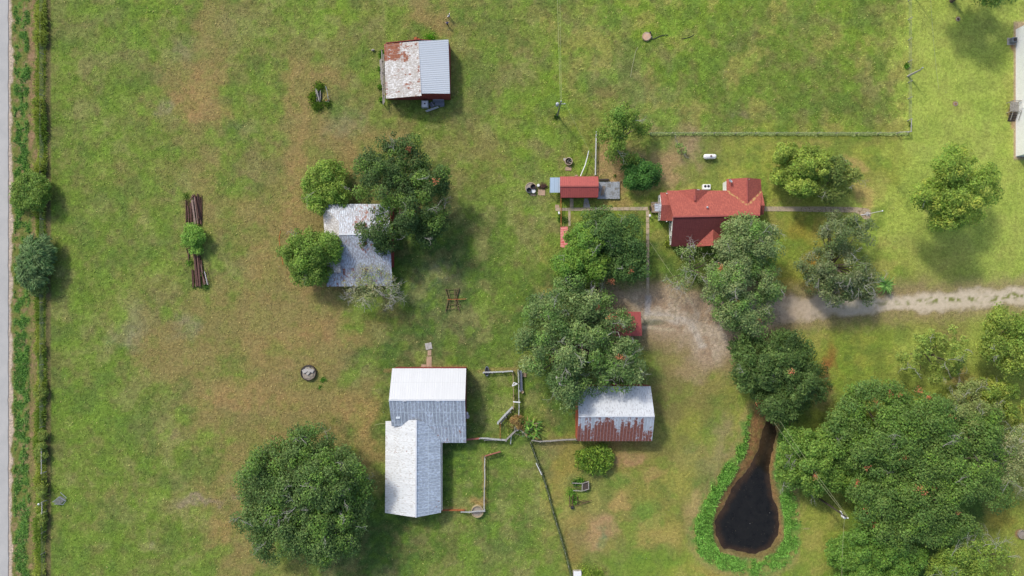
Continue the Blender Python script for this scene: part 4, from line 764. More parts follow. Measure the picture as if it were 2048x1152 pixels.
# steps
q = P(2030, 226); a_ = thing('wooden_steps', q, 'weathered wooden porch and steps beside the right hand house', 'steps')
bb = MB()
for k in range(9): bb.box((99.75, 36.9 - k * .22 , .95), (1.7, .18, .05))
bb.build('deck_boards', M['greywood'], a_)
for k in range(5): MB().box((99.75, 34.65 - k * .3, .8 - k * .17), (1.5, .28, .06)).build('tread', M['darkwood'], a_)
for xx in (98.90, 100.50):
    for yy in (36.95, 35.0): MB().box((xx, yy, .95), (.1, .1, 1.9)).build('post', M['greywood'], a_)
    MB().beam((xx, 34.9, 1.85), (xx, 33.3, 1.05), .09).build('handrail', M['greywood'], a_)
MB().beam((98.90, 37.0, 1.9), (98.90, 34.9, 1.9), .1).build('handrail', M['greywood'], a_); MB().beam((98.85, 36.97, 1.86), (100.55, 36.97, 1.86), .1).build('handrail', M['greywood'], a_)

# red carport half under the oak
b = thing('red_carport', P(1258, 650), 'flat red roofed carport half under the big oak at the drive', 'carport')
panel('roof', b, (1226, 623.5, 2.75), (1281.6, 623.5, 2.75), (1284, 672, 2.5), (1226, 672, 2.5), RM['redsheet'])
for xx, yy in ((1228, 625), (1279.5, 625), (1281.5, 670), (1228, 670)): q = P(xx, yy, 2.5); MB().box((q.x, q.y, 1.2), (.12, .12, 2.4)).build('post', M['greywood'], b)
wall(b, (P(1228, 0, 2.5).x, P(0, 626, 2.5).y), (P(1228, 0, 2.5).x, P(0, 670, 2.5).y), 2.4, 2.4, M['redwall'])
b = thing('red_sheet_shelter', P(1128, 472), 'small bright red sheet metal shelter poking from under the left yard tree', 'shelter')
panel('roof', b, (1135.6, 453, 2.3), (1135.6, 496, 2.3), (1121, 494, 2.1), (1121, 453.5, 2.1), roofmat('bright_red_sheet', C(190, 72, 66), seam=.5, seamw=.06, streak=.12, dirt=C(210, 150, 140), dirtamt=.33, metal=0, pan=.06), lambda x, y: .05)
for xx, yy in ((1122, 455), (1134, 455), (1122, 493), (1134, 494)): q = P(xx, yy, 2.1); MB().box((q.x, q.y, 1), (.08, .08, 2.0)).build('post', M['rustmetal'], b)

# ------------------------------------------------------------------ concrete walks and slabs
def slab(name, pts, mat, z=.06, label=None, cat=None, structure=False, parent=None):
    mb = MB(); n = len(pts); t = [P(x, y, z) for x, y in pts]; o = [Vector((p.x, p.y, -.05)) for p in t]
    mb.add(t + o, [tuple(range(n - 1, -1, -1))] + [(k, (k + 1) % n, (k + 1) % n + n, k + n) for k in range(n)])
    ob = mb.build(name, mat, parent)
    if structure: tag(ob, kind='structure')
    elif parent is None: tag(ob, label, cat, 'slabs lying in the yard')
    return ob
pink = plain('pinkish_concrete', C(178, 150, 126), .12, 1.2, .95, c2=C(150, 132, 112)); walk = plain('walk_concrete', C(178, 160, 134), .14, 1.0, .95, c2=C(150, 142, 120))
def strip(pts0, pts1, nseg, mat):      # walk laid as separate slabs with joints
    for k in range(nseg):
        s0, s1 = k / nseg, (k + 1) / nseg - .0035
        f = lambda a, b, s: (a[0] + (b[0] - a[0]) * s, a[1] + (b[1] - a[1]) * s)
        slab('walk', [f(pts0[0], pts0[1], s0), f(pts0[0], pts0[1], s1), f(pts1[0], pts1[1], s1), f(pts1[0], pts1[1], s0)], mat, .05 + .008 * (k % 3), structure=True)
strip([(1111, 415.8), (1297, 413.6)], [(1111, 421.8), (1297, 420.4)], 15, walk)
strip([(1292, 421), (1293, 591)], [(1298.4, 421), (1298.6, 591)], 14, walk)
strip([(1140, 397), (1140, 415.5)], [(1147, 397), (1147, 415.5)], 2, walk); slab('walk', [(1169, 397), (1176, 397), (1180.6, 415.3), (1166, 415.3)], M['concrete_pale'], .055, structure=True)
strip([(1136.4, 422.2), (1136.8, 452)], [(1141, 422.2), (1141, 452)], 3, walk)
slab('walk', [(1110.6, 409), (1117.5, 409.5), (1119, 415.4), (1110.2, 415.6)], pink, .05, structure=True)
strip([(1529, 413), (1602, 413.2)], [(1529, 422.4), (1602, 422.6)], 12, walk)
rocky = plain('rubble_path', C(176, 158, 128), .3, 3.2, .95, c2=C(118, 100, 76), bmp=.8)
slab('rubble_walk', [(1602.3, 413.2), (1640, 413), (1675, 413.5), (1708, 414.5), (1728, 415.5), (1737, 417.5), (1742, 423), (1743, 429), (1740, 436), (1734, 439.5), (1728, 438), (1723, 433), (1716, 427), (1709, 424.8), (1660, 424.3), (1602.3, 422.8)], rocky, .045, structure=True)
mb = MB()
for k in range(330):
    t = random.random(); x = 1604 + t * 132; y = random.uniform(414, 424) if x < 1715 else random.uniform(416, 436)
    if x >= 1715 and (math.hypot(x - 1732, y - 427) > 10): continue
    q = P(x, y, .05); r = random.uniform(.05, .16); mb.box((q.x, q.y, .05 + r * .2), (r, r * random.uniform(.6, 1.2), r * .5), random.random() * 3, bev=r * .2)
tag(mb.build('path_stones', plain('stones', C(186, 172, 150), .3, 5, .95)), 'loose pale stones on the rubble path right of the farmhouse', 'stones', kind='stuff')
slab('stone_slab', [(849.6, 687), (862.2, 684.6), (864.8, 697.3), (852, 700)], M['concrete_pale'], .12, 'square pale grey slab, highest of the slabs above the white barn roof', 'slab')
slab('stone_slab', [(855.3, 700.6), (862.6, 700.4), (862.4, 711), (855, 711)], pink, .08, 'small pinkish slab between the square slab and the long slab', 'slab')
slab('stone_slab', [(853.2, 713), (863.2, 713), (863, 735.5), (852.6, 735.5)], pink, .07, 'long pinkish slab leading up to the white barn roof', 'slab')
slab('stone_slab', [(843, 728.5), (852, 729), (852, 736), (842, 736)], pink, .06, 'half buried pinkish slab left of the long slab at the barn', 'slab')
slab('stone_slab', [(1076.5, 379), (1090.4, 379.3), (1090, 391), (1076, 390)], pink, .1, 'square tan slab right of the drums and rings', 'slab')
slab('stone_slab', [(1061, 388), (1071, 388), (1071.5, 391.5), (1061, 391.7)], pink, .09, 'narrow tan slab below the white tub', 'slab')
slab('stone_slab', [(1131, 333.5), (1142.8, 333.3), (1142.6, 341), (1130.6, 340.8)], pink, .14, 'pinkish slab just below the round stone planter', 'slab')
slab('stone_slab', [(1149.5, 349.8), (1155.5, 349.4), (1155.8, 352), (1150, 352.4)], pink, .12, 'little pale slab touching the upper side of the red shed', 'slab')
# ------------------------------------------------------------------ yard things
def ring_trough(X, Y, r, label, cat, inner, wallm, hh=.7, fill=.35, name='round_trough'):
    q = P(X, Y); t = thing(name, q, label, cat)
    MB().lathe((q.x, q.y, 0), [(r, 0), (r, hh), (r - .12, hh + .02), (r - .14, fill)], 32).build('rim', wallm, t)
    MB().lathe((q.x, q.y, 0), [(r - .15, 0), (r - .15, fill + .01)], 32).build('bed', inner, t); return t, q
t, q = ring_trough(618, 745, 1.55, 'round concrete trough with broken slabs inside, alone in the left field', 'trough', M['concrete'], M['darkwood'], .6, .3)
for k, (dx, dy, s, a, h_) in enumerate([(-.55, .45, 1.3, .5, .5), (.5, .5, 1.2, -.4, .55), (.02, -.05, .8, .8, .62), (-.1, .9, .9, .1, .45), (-.3, -.7, 1.5, .1, .34), (.5, -.5, .9, -.2, .36)]):
    MB().box((q.x + dx, q.y + dy, h_), (s, s * .6, .14), a, bev=.03).build('broken_slab', M['concrete_pale'] if k < 3 else M['concrete'], t)
t, q = ring_trough(955, 1021, 1.22, 'round water tank ring at the corner of the lower pen', 'trough', M['concrete'], plain('tan_rim', C(176, 160, 124), .15, 3, .9), .75, .5)
t, q = ring_trough(1292.5, 74, .86, 'round pinkish concrete well cap alone in the top right field', 'well', pink, pink, .45, .4, 'well_cap')
MB().lathe((q.x, q.y, .1), [(.84, 0), (.84, .32), (.02, .36)], 32).build('lid', plain('pink_lid', C(196, 160, 132), .12, 2, .9, c2=C(176, 168, 150)), t)
MB().box((q.x + .75, q.y + .75, .35), (.25, .3, .5), .3).build('pump_box', M['black'], t); MB().tube([(q.x + .8, q.y - .1, .2), (q.x + 1.1, q.y - .05, .25), (q.x + 1.15, q.y - .3, .05)], .05, 6).build('pipe', M['greymetal'], t)
def hose(name, pts, r, mat, label, z=.06):
    o = MB().tube([P(x, y, z) for x, y in pts], r, 6).build(name, mat); return tag(o, label, 'hose')
hose('pond_hose', [(1302, 79), (1310, 77), (1318, 73), (1326, 70.5), (1336, 70)], .07, M['black'], 'black hose running right from the pinkish well cap')
hose('pond_hose', [(1364, 77.5), (1374, 76), (1382, 73), (1388, 69)], .06, M['black'], 'short loose end of black hose in the top right field')
hose('pipe_line', [(1276, 94), (1271, 103), (1268, 118), (1264, 135), (1261, 155)], .04, M['yellowwire'], 'thin pale line curving down from the pinkish well cap')
hose('extension_cord', [(561, 462), (558, 478), (561, 498), (566, 530)], .04, plain('orange_cord', C(206, 110, 56), .1), 'orange cord at the left of the round green tree')
t, q = ring_trough(2043, 1068, .9, 'grey stone fire ring at the lower right edge', 'fire pit', M['concrete'], M['concrete'], .4, .15, 'fire_ring')
t, q = ring_trough(1916, 38.5, .4, 'upper of two small round earth covers on the right lawn', 'drain cover', M['rustmetal'], M['concrete'], .12, .06, 'drain_cover')
t, q = ring_trough(1911, 208, .42, 'lower of two small round earth covers on the right lawn', 'drain cover', plain('earthcover', C(140, 104, 76), .25, 3, .95), M['concrete'], .12, .08, 'drain_cover')
# drums and tubs left of the red shed
t, q = ring_trough(1061.5, 376, 1.12, 'wide tan concrete ring left of the red shed', 'ring', M['concrete'], walk, .3, .2, 'concrete_ring')
for (x, y, r, h_, mt, lb) in [(1066, 374.3, .52, .8, M['rustmetal'], 'rusty open drum, upper one on the concrete ring'), (1057.8, 381.2, .52, .8, M['slatemetal'], 'dark open drum, lower left one on the concrete ring'), (1066.6, 382.8, .42, .6, M['white'], 'white tub right of the dark drum'), (1076.4, 371.2, .28, .45, M['white'], 'small white bucket between the concrete ring and the brush pile')]:
    q = P(x, y); d = thing('drum', q, lb, 'drum', 'drums and tubs beside the red shed'); MB().lathe((q.x, q.y, .02), [(r, 0), (r * 1.02, h_ * .5), (r, h_), (r - .05, h_), (r - .06, .3)], 20).build('shell', mt, d)
    MB().lathe((q.x, q.y, .05), [(r - .07, 0), (r - .07, h_ * (.9 if mt is M['white'] else .35)), (.02, h_ * (.93 if mt is M['white'] else .36))], 20).build('contents', mt if mt is M['white'] else M['black'], d)
mb = MB()
for k in range(90):
    q = P(1087 + random.gauss(0, 3), 372.5 + random.gauss(0, 1.8)); a = random.random() * 3.14; L = random.uniform(.2, .6); z = random.uniform(.05, .4)
    mb.tube([(q.x - L * math.cos(a), q.y - L * math.sin(a), z), (q.x, q.y, z + .1), (q.x + L * math.cos(a), q.y + L * math.sin(a), z)], .03, 4)
tag(mb.build('brush_pile', M['rustmetal']), 'dark brown brush pile between the small bucket and the blue roof', 'brush pile')
# round planter / well with debris
t, q = ring_trough(1137, 323.6, .78, 'round stone planter filled with dark debris above the red shed', 'planter', M['darkwood'], walk, .7, .4, 'stone_planter')
for k in range(6): MB().box((q.x + random.uniform(-.4, .4), q.y + random.uniform(-.4, .4), .55), (.5, .14, .1), random.random() * 3).build('debris', [M['black'], M['greywood'], M['concrete_pale']][k % 3], t)
slab('stone_slab', [(1126.5, 317), (1131, 315.5), (1131.5, 321), (1128, 322.5)], M['concrete_pale'], .15, 'pale grey stone at the upper left of the round planter', 'slab')
# deck with lumber
a_ = thing('wooden_deck', P(1217, 380), 'weathered blue grey board deck right of the small red shed', 'deck')
bb = MB(); x0, x1, y0, y1 = P(1195, 0, .4).x, P(1239.2, 0, .4).x, P(0, 397.8, .4).y, P(0, 363.6, .4).y; nb = 20
for k in range(nb): w = (x1 - x0) / nb; bb.box((x0 + w * (k + .5), (y0 + y1) / 2 + random.uniform(-.03, .03), .4 + random.uniform(0, .012)), (w - .03, y1 - y0, .05))
bb.build('deck_boards', plain('deck_boards', C(160, 166, 172), .2, 2.2, .85, c2=C(120, 118, 112)), a_); MB().box(((x0 + x1) / 2, (y0 + y1) / 2, .18), (x1 - x0 - .1, y1 - y0 - .1, .36)).build('frame', M['greywood'], a_)
a_ = thing('lumber_stack', P(1206, 381, .43), 'stack of tan planks lying on the grey deck', 'lumber')
for k in range(5): c = P(1203.6 + k * 1.4, 381.5 - k * .2, .5); MB().box((c.x, c.y, .49 + .07 * (k % 3)), (.13, 2.1 - .1 * k, .08), -.22).build('plank', M['tanwood'] if k % 2 else M['greywood'], a_)
tag(MB().beam(P(1197.5, 359.5, .5), P(1217.5, 359.3, .5), .35, .5).build('timber_beam', M['darkwood']), 'dark timber beam along the upper side of the grey deck', 'beam')
tag(MB().beam(P(1241, 362.5), P(1241.5, 362, 1.2), .14).build('corner_post', M['tanwood']), 'short tan post at the upper right corner of the grey deck', 'post')
tag(MB().tube([P(1177.5, 301.6, 1), P(1174.5, 315, .9), P(1170.5, 329.7, .9), P(1161, 352.3, 1.0)], .09, 8).build('white_pipe', M['white']), 'thin curved white pipe running up from the red shed', 'pipe')
# white post box by the walk, faucets
def stand(X, Y, lb, mt, name='hydrant'):
    q = P(X, Y); t = thing(name, q, lb, 'hydrant'); MB().box((q.x, q.y, .5), (.16, .16, 1.0)).build('post', mt, t); MB().box((q.x, q.y + .05, 1.05), (.34, .5, .25), .3, bev=.05).build('head', M['white'], t)
stand(1117.3, 427.3, 'white topped hydrant below the left end of the walk', M['greymetal']); stand(1297.8, 432.5, 'white box on a post at the top of the long vertical walk', M['white'])
# propane tank
q = P(1417.5, 314.5); t = thing('propane_tank', q, 'white horizontal propane tank on the lawn above the farmhouse', 'gas tank'); L = 1.28; r = .48
MB().lathe((q.x, q.y, .75), [(.05, -L), (r * .55, -L + .05), (r * .85, -L + .17), (r, -L + .36), (r, L - .36), (r * .85, L - .17), (r * .55, L - .05), (.05, L)], 24, 'x').build('tank', M['white'], t, smooth=True)
MB().lathe((q.x + .12, q.y, 1.19), [(.2, 0), (.2, .14), (.12, .2), (.02, .21)], 18).build('valve_cap', plain('brown_cap', C(120, 100, 100), .15), t)
for s in (-.7, .7): MB().box((q.x + s, q.y, .16), (.2, .8, .34)).build('leg', M['concrete'], t)
# concrete ring, cattle guard
a_ = thing('cattle_guard', P(1192, 592), 'dark slatted cattle guard with pale side rails at the left end of the drive', 'cattle guard')
x0, x1, y0, y1 = P(1181, 0, .3).x, P(1202, 0, .3).x, P(0, 614, .3).y, P(0, 573, .3).y
for k in range(10): MB().box((x0 + .2 + k * (x1 - x0 - .4) / 9, (y0 + y1) / 2, .3), (.11, y1 - y0, .1)).build('slat', M['rustmetal'], a_)
MB().box(((x0 + x1) / 2, (y0 + y1) / 2, .12), (x1 - x0 - .1, y1 - y0 - .1, .04)).build('pit_floor', M['black'], a_)
for xx in (x0, x1): MB().box((xx, (y0 + y1) / 2, .38), (.1, y1 - y0 + .4, .3)).build('side_rail', M['greywood'], a_)
MB().box(((x0 + x1) / 2, y1 + .1, .36), (x1 - x0, .1, .22)).build('end_rail', M['greywood'], a_)
# IBC tote and folded trailer frame at the north barn
q = P(851, 210.5); t = thing('water_tote', q, 'white caged water tank below the red wall of the top barn', 'water tank')
MB().box((q.x, q.y, .68), (1.2, 1.25, 1.05), bev=.12).build('tank', M['white'], t); MB().box((q.x, q.y, .08), (1.25, 1.3, .15)).build('pallet', M['greywood'], t)
bb = MB()
for s in (-1, 1):
    for z in (.4, .8, 1.15): bb.beam((q.x - .65, q.y + s * .67, z), (q.x + .65, q.y + s * .67, z), .04); bb.beam((q.x + s * .65, q.y - .67, z), (q.x + s * .65, q.y + .67, z), .04)
    for o in (-.6, -.2, .2, .6): bb.beam((q.x + o, q.y + s * .67, .15), (q.x + o, q.y + s * .67, 1.2), .04)
bb.build('cage', M['greymetal'], t); MB().lathe((q.x, q.y, 1.2), [(.14, 0), (.14, .06), (.02, .07)], 14).build('cap', M['black'], t)
q = P(876, 207); t = thing('folded_metal_gate', q, 'grey metal panels and rails lying right of the white water tank', 'metal scrap')
for (x, y, w, d_, a, z, mt) in [(879, 205.5, 1.9, 1.1, .05, .45, 'slatemetal'), (877, 201.5, 2.2, .5, .03, .6, 'slatemetal'), (864, 209.5, .9, 1.0, .5, .25, 'slatemetal'), (884, 211, .9, .5, .2, .35, 'slatemetal')]:
    c = P(x, y, z); MB().box((c.x, c.y, z), (w, d_, .06), a).build('panel', M[mt], t)
for (a, b_) in [((851, 222, .5), (876, 213, .6)), ((853, 223.5, .35), (878, 214.5, .4)), ((862, 204, .4), (868, 212, .5)), ((866, 199.5, .7), (888, 199.5, .7))]: MB().beam(P(*a), P(*b_), .14).build('rail', M['greymetal'], t)
q = P(832, 79); t = thing('rusty_implement', q, 'small orange rusty machine touching the top edge of the red barn', 'machine')
MB().box((q.x, q.y, .45), (.6, .5, .6), .3, bev=.06).build('body', M['rustorange'], t); MB().box((q.x + .5, q.y - .1, .35), (.5, .3, .3), .1).build('frame', M['rustorange'], t)
for s in (-.3, .35): MB().lathe((q.x + s, q.y + .25, .25), [(.22, -.05), (.22, .05)], 14, 'x').build('wheel', M['rustmetal'], t)
tag(MB().box(P(746, 100, .3), (.6, .3, .4), .2, bev=.08).build('stone_block', M['concrete_pale']), 'pale stone left of the top corner of the red barn', 'stone')

# long pile of steel beams with a bush on top
def beams(name, lst, base, label):
    t = thing(name, P(*base), label, 'steel pile')
    rz_ = random.Random(len(lst))
    lst = lst + [(xa + rz_.uniform(-5, 5), ya + rz_.uniform(-6, 10), xb + rz_.uniform(-5, 6), yb + rz_.uniform(-14, 4), w * rz_.uniform(.3, .7), z * rz_.uniform(.5, 1.5)) for (xa, ya, xb, yb, w, z) in lst]
    for k, (xa, ya, xb, yb, w, z) in enumerate(lst): MB().beam(P(xa, ya, z), P(xb, yb, z), w, .22).build('steel_beam', [M['rustmetal'], M['rust2'], M['rust3'], M['rustmetal'], M['rust2']][k % 5], t)
M['rust3'] = plain('bleached_steel', (.25, .17, .14), .3, 5, .9)
M['rust2'] = plain('brown_steel', (.14, .07, .055), .3, 5, .85)
beams('steel_pile', [(389, 390, 397, 448, .28, .5), (393, 392, 399, 446, .22, .25), (384, 400, 391, 450, .34, .75), (380.5, 405, 383, 452, .24, .3), (376, 412, 378, 450, .16, .2), (372, 400, 372.5, 455, .14, .2), (396, 392, 402, 448, .26, .2), (387, 395, 389, 448, .3, .2), (400, 394, 403, 446, .16, .12), (380, 400, 389, 389, .16, .6)], (388, 420), 'upper half of the long pile of rusty steel beams in the left field')
beams('steel_pile', [(388, 505, 396, 572, .34, .6), (395, 512, 400, 573, .28, .45), (391, 512, 393, 573, .3, .2), (402, 520, 408, 570, .24, .25), (377, 498, 377.5, 525, .12, .15), (386, 540, 387.5, 575, .2, .2), (404, 546, 411.5, 568, .12, .5), (409, 540, 418, 570, .06, .6), (399, 510, 404, 550, .26, .2)], (396, 545), 'lower half of the long pile of rusty steel beams in the left field')
for (x, y) in [(408.5, 545)]: tag(MB().beam(P(409, 543, .7), P(415, 569.5, .65), .07).build('white_pipe', M['white']), 'thin white pipe on the lower right of the rusty beam pile', 'pipe')
# overgrown planks top left
t = thing('plank_pile', P(636, 192), 'pale planks half swallowed by weeds in the upper left field', 'planks')
for (a, b_, w) in [((633, 180, .6), (638, 201, .6), .2), ((631.5, 178, .4), (634, 203, .4), .12), ((641, 180, .4), (640, 203, .4), .12), ((636.5, 186, .3), (639, 204, .3), .15)]: MB().beam(P(*a), P(*b_), w, .1).build('plank', M['greywood'], t)
MB().box(P(637, 188, .12), (1.2, 2.4, .1), .1).build('dark_sheet', M['black'], t)
tag(MB().tube([P(651, 172, .5), P(654, 182, .6), P(656.5, 197, .4)], .05, 6).build('bent_rod', M['greymetal']), 'thin bent pale rod right of the weedy plank pile', 'rod')
t = thing('rubble_heap', P(654, 202), 'little heap of grey and orange rubble right of the weedy planks', 'rubble')
for k in range(7): c = P(654 + random.uniform(-3, 4), 202 + random.uniform(-2, 2), .2); MB().box((c.x, c.y, .2), (.35, .3, .3), k, bev=.05).build('chunk', [M['concrete_pale'], M['rustorange'], M['concrete']][k % 3], t)

# tine harrow in the central pasture
t = thing('tine_harrow', P(907, 600), 'rusty spike harrow frame lying in the central pasture', 'harrow'); hm = plain('rusty_harrow', C(116, 98, 70), .3, 5, .9, c2=C(70, 56, 42))
for (a, b_, w) in [((890, 577, .35), (897, 598, .35), .09), ((896, 578, .35), (900, 597, .35), .09), ((909, 577, .4), (910.5, 617, .4), .12), ((918, 576, .35), (912, 598, .35), .1), ((914, 575, .35), (909, 596, .35), .08), ((895.5, 600, .35), (891, 625, .35), .09), ((900, 600, .35), (897, 620, .35), .09), ((912, 602, .35), (920, 624, .35), .1), ((915, 600, .35), (922, 616, .35), .08)]:
    MB().beam(P(*a), P(*b_), w).build('frame_bar', hm, t)
MB().beam(P(895, 599, .45), P(932, 598, .45), .12).build('draw_bar', M['rustorange'], t); MB().beam(P(891, 578.5, .3), P(918, 578, .3), .08).build('cross_bar', hm, t); MB().beam(P(892, 618, .3), P(917, 617, .3), .08).build('cross_bar', hm, t); MB().beam(P(898, 587, .3), P(910, 586, .3), .08).build('cross_bar', hm, t); MB().beam(P(899, 610, .3), P(912, 608, .3), .08).build('cross_bar', hm, t)
for k in range(22):
    s = (k % 11) / 10; x = (891 + 6 * s if k < 11 else 917 - 5 * s); y = 578 + 20 * s
    for yy, xx in ((y, x), (1198 - y, x)): MB().beam(P(xx, yy, .36), P(xx + 1.5, yy, .02), .09, .14).build('tine', M['rustmetal'], t)
# old implements by the fence
t = thing('old_cart_frame', P(1162, 968), 'old grey wooden cart frame with weeds, below the round green shrub', 'cart')
for (a, b_, w) in [((1144, 966, .6), (1165, 967, .6), .14), ((1146, 981, .6), (1164, 982, .6), .14), ((1165, 966, .6), (1164, 982, .6), .16), ((1177, 962, .7), (1177.5, 978, .7), .16), ((1165, 967, .65), (1178, 962.5, .7), .12), ((1164, 982, .6), (1178, 978, .7), .12), ((1148, 974, .5), (1164, 975, .5), .1), ((1150, 978.5, .55), (1163, 979, .55), .07)]: MB().beam(P(*a), P(*b_), w, .12).build('frame_bar', M['greywood'] if w > .1 else M['darkwood'], t)
MB().box(P(1171, 972, .55), (1.2, 1.4, .06), .05).build('bed', M['darkwood'], t)
for y in (965, 980): MB().lathe(P(1171, y, .4), [(.4, -.06), (.4, .06)], 18).build('wheel', M['black'], t) if False else MB().tube([P(1169, y, .38), P(1173, y, .38)], .3, 14).build('wheel', M['black'], t)
t = thing('old_plough', P(1155, 1002), 'rusty plough frame overgrown by weeds, below the old cart frame', 'plough')
for (a, b_, w) in [((1139, 992, .4), (1139.5, 1014, .4), .12), ((1146, 990, .5), (1144, 1015, .5), .12), ((1150, 1000, .5), (1170, 1005, .4), .09), ((1150, 1012, .5), (1184, 1001, .4), .09), ((1164, 1000, .4), (1178, 1003, .4), .07), ((1154, 992, .4), (1156, 1010, .4), .1)]: MB().beam(P(*a), P(*b_), w).build('frame_bar', M['rustmetal'], t)
MB().tube([P(1142, 1015, .35), P(1147, 1015, .35)], .34, 14).build('wheel', M['black'], t)
t = thing('white_box', P(1155, 1147), 'small pale concrete box cut by the bottom edge', 'box'); q = P(1155, 1148, .6)
MB().box((q.x, q.y - .3, .3), (1.7, 1.9, .6), .05, bev=.05).build('body', M['concrete_pale'], t); MB().box((q.x, q.y - .3, .64), (1.5, 1.7, .06), .05).build('lid', M['white'], t)
# white sacks by the barn's east side
q = P(935, 832); t = thing('white_tub', q, 'white tub leaning on the right wall of the big white roofed barn', 'tub'); MB().lathe((q.x, q.y, .05), [(.35, 0), (.45, .5), (.42, .52), (.38, .3)], 16).build('shell', M['white'], t); MB().box((q.x - .1, q.y + .6, .3), (.5, .6, .5), .3, bev=.12).build('sack', M['white'], t)
hose('wire_line', [(750, 850), (760, 847.5), (771, 846.5)], .03, M['yellowwire'], 'short pale wire left of the long barn roof', .6)

# ------------------------------------------------------------------ fences
def fence(name, label, posts, h, rails, pm, rm, pw=.13, rw=.04, lean=None, cat='fence', railname='wire', sag=0):
    t = thing(name, P(*posts[0]), label, cat)
    for k, (x, y) in enumerate(posts):
        q = P(x, y); r_ = random.Random(k * 7 + int(x)); hh = h * r_.uniform(.92, 1.08); q2 = Vector((q.x + r_.uniform(-.06, .06), q.y + r_.uniform(-.06, .06), hh))
        MB().tube([(q.x, q.y, -.05), q2], [pw / 2, pw / 2 * .9], 8).build('post', pm, t)
    for z in rails:
        pts = []
        for (a, b_) in zip(posts[:-1], posts[1:]):
            qa, qb = P(*a), P(*b_); pts += [(qa.x, qa.y + pw * .5, z), ((qa.x + qb.x) / 2, (qa.y + qb.y) / 2 + pw * .5, z - sag)]
        qe = P(*posts[-1]); pts.append((qe.x, qe.y + pw * .5, z)); MB().tube(pts, rw / 2, 5).build(railname, rm, t)
    return t
M['palepost'] = plain('pale_post', (.36, .35, .32), .2, 5, .9)
yl = list(np.arange(-15, 880, 41.3)); 
t = fence('wire_fence', 'long wire and post fence along the road', [(88.5, y) for y in yl], 1.35, (.35, .65, .95, 1.25), M['palepost'], M['wire'], .13, .03)
def brace(X, ya, yb, lb, n=3, h=1.6):
    t = thing('brace_fence', P(X, (ya + yb) / 2), lb, 'fence')
    for k in range(n): y = ya + (yb - ya) * k / (n - 1); MB().tube([P(X, y), (P(X, y).x, P(X, y).y, h)], .1, 8).build('post', M['palepost'], t)
    MB().beam((P(X, ya).x, P(X, ya).y, h - .15), (P(X, yb).x, P(X, yb).y, h - .15), .13).build('rail', M['palepost'], t)
brace(93, 894, 943, 'H brace of grey posts in the roadside fence, right of a dark bush'); brace(94, 1000, 1022, 'short H brace of grey posts beside the white topped meter by the road', 2)
fence('wire_fence', 'short lower stretch of roadside wire fence in the bottom left corner', [(91, y) for y in (1022, 1062, 1104, 1150, 1190)], 1.3, (.4, .8, 1.2), M['palepost'], M['wire'], .12, .03)
fence('wire_fence', 'wire fence piece between the two H braces by the road', [(92, y) for y in (943, 972, 1000)], 1.3, (.4, .8, 1.2), M['palepost'], M['wire'], .12, .03)
q = P(87, 1004); t = thing('meter_post', q, 'white topped meter post with a dark arm by the roadside fence', 'post')
MB().tube([q, (q.x, q.y, 1.3)], .07, 8).build('post', M['greymetal'], t); MB().lathe((q.x, q.y, 1.3), [(.17, 0), (.2, .15), (.1, .28), (.02, .3)], 14).build('head', M['white'], t); MB().beam(P(78, 1012, .9), P(90, 1007, 1.0), .1).build('arm', M['black'], t)
t = thing('fallen_gate', P(120, 996), 'bent grey wire gate lying flat in the grass right of the road fence', 'gate'); gm = M['greymetal']
for (a, b_) in [((105, 1004, .3), (119, 994, .5)), ((119, 994, .5), (131, 1002, .4)), ((121, 985, .4), (133, 996, .4)), ((108, 1008, .3), (126, 1009, .3)), ((126, 1009, .3), (132, 1001, .4))]: MB().beam(P(*a), P(*b_), .08).build('bar', gm, t)
mb = MB()
for k in range(16): s = k / 15; mb.beam(P(106 + 14 * s, 1004 - 12 * s, .35), P(118 + 14 * s, 1010 - 12 * s, .35), .035); mb.beam(P(106 + 13 * s, 1004 + 6 * s, .36), P(119 + 13 * s, 992 + 6 * s, .36), .035)
mb.build('mesh', M['wire'], t)
# top right field fence
t = fence('field_fence', 'post and wire fence running down the right side of the upper field', [(1816, y) for y in (-40, 2, 40, 80.5, 124, 165, 197.5, 241.5)], 1.45, (.4, .8, 1.2), M['palepost'], M['wire'], .15, .03)
xs_ = [1300, 1343, 1385, 1427, 1469, 1510, 1551, 1592, 1633, 1670, 1710, 1754]
t = fence('field_fence', 'straight post and wire fence along the lower edge of the upper right field', [(x, 268) for x in xs_] + [(1792, 267.5)], 1.35, (.4, .8, 1.2), M['palepost'], M['wire'], .14, .03)
t = thing('corner_brace', P(1814.3, 265.8), 'corner of pale wooden posts and rails joining the two field fences', 'fence')
for (x, y) in [(1815, 241.5), (1814.3, 266), (1792, 267.5)]: MB().tube([P(x, y), (P(x, y).x, P(x, y).y, 1.5)], .11, 8).build('post', M['palepost'], t)
z = 1.35
MB().beam(tuple(P(1815, 241.5)[:2]) + (z,), tuple(P(1814.3, 266)[:2]) + (z,), .13).build('rail', M['palepost'], t); MB().beam(tuple(P(1792, 267.5)[:2]) + (z,), tuple(P(1814.3, 266)[:2]) + (z,), .13).build('rail', M['palepost'], t)
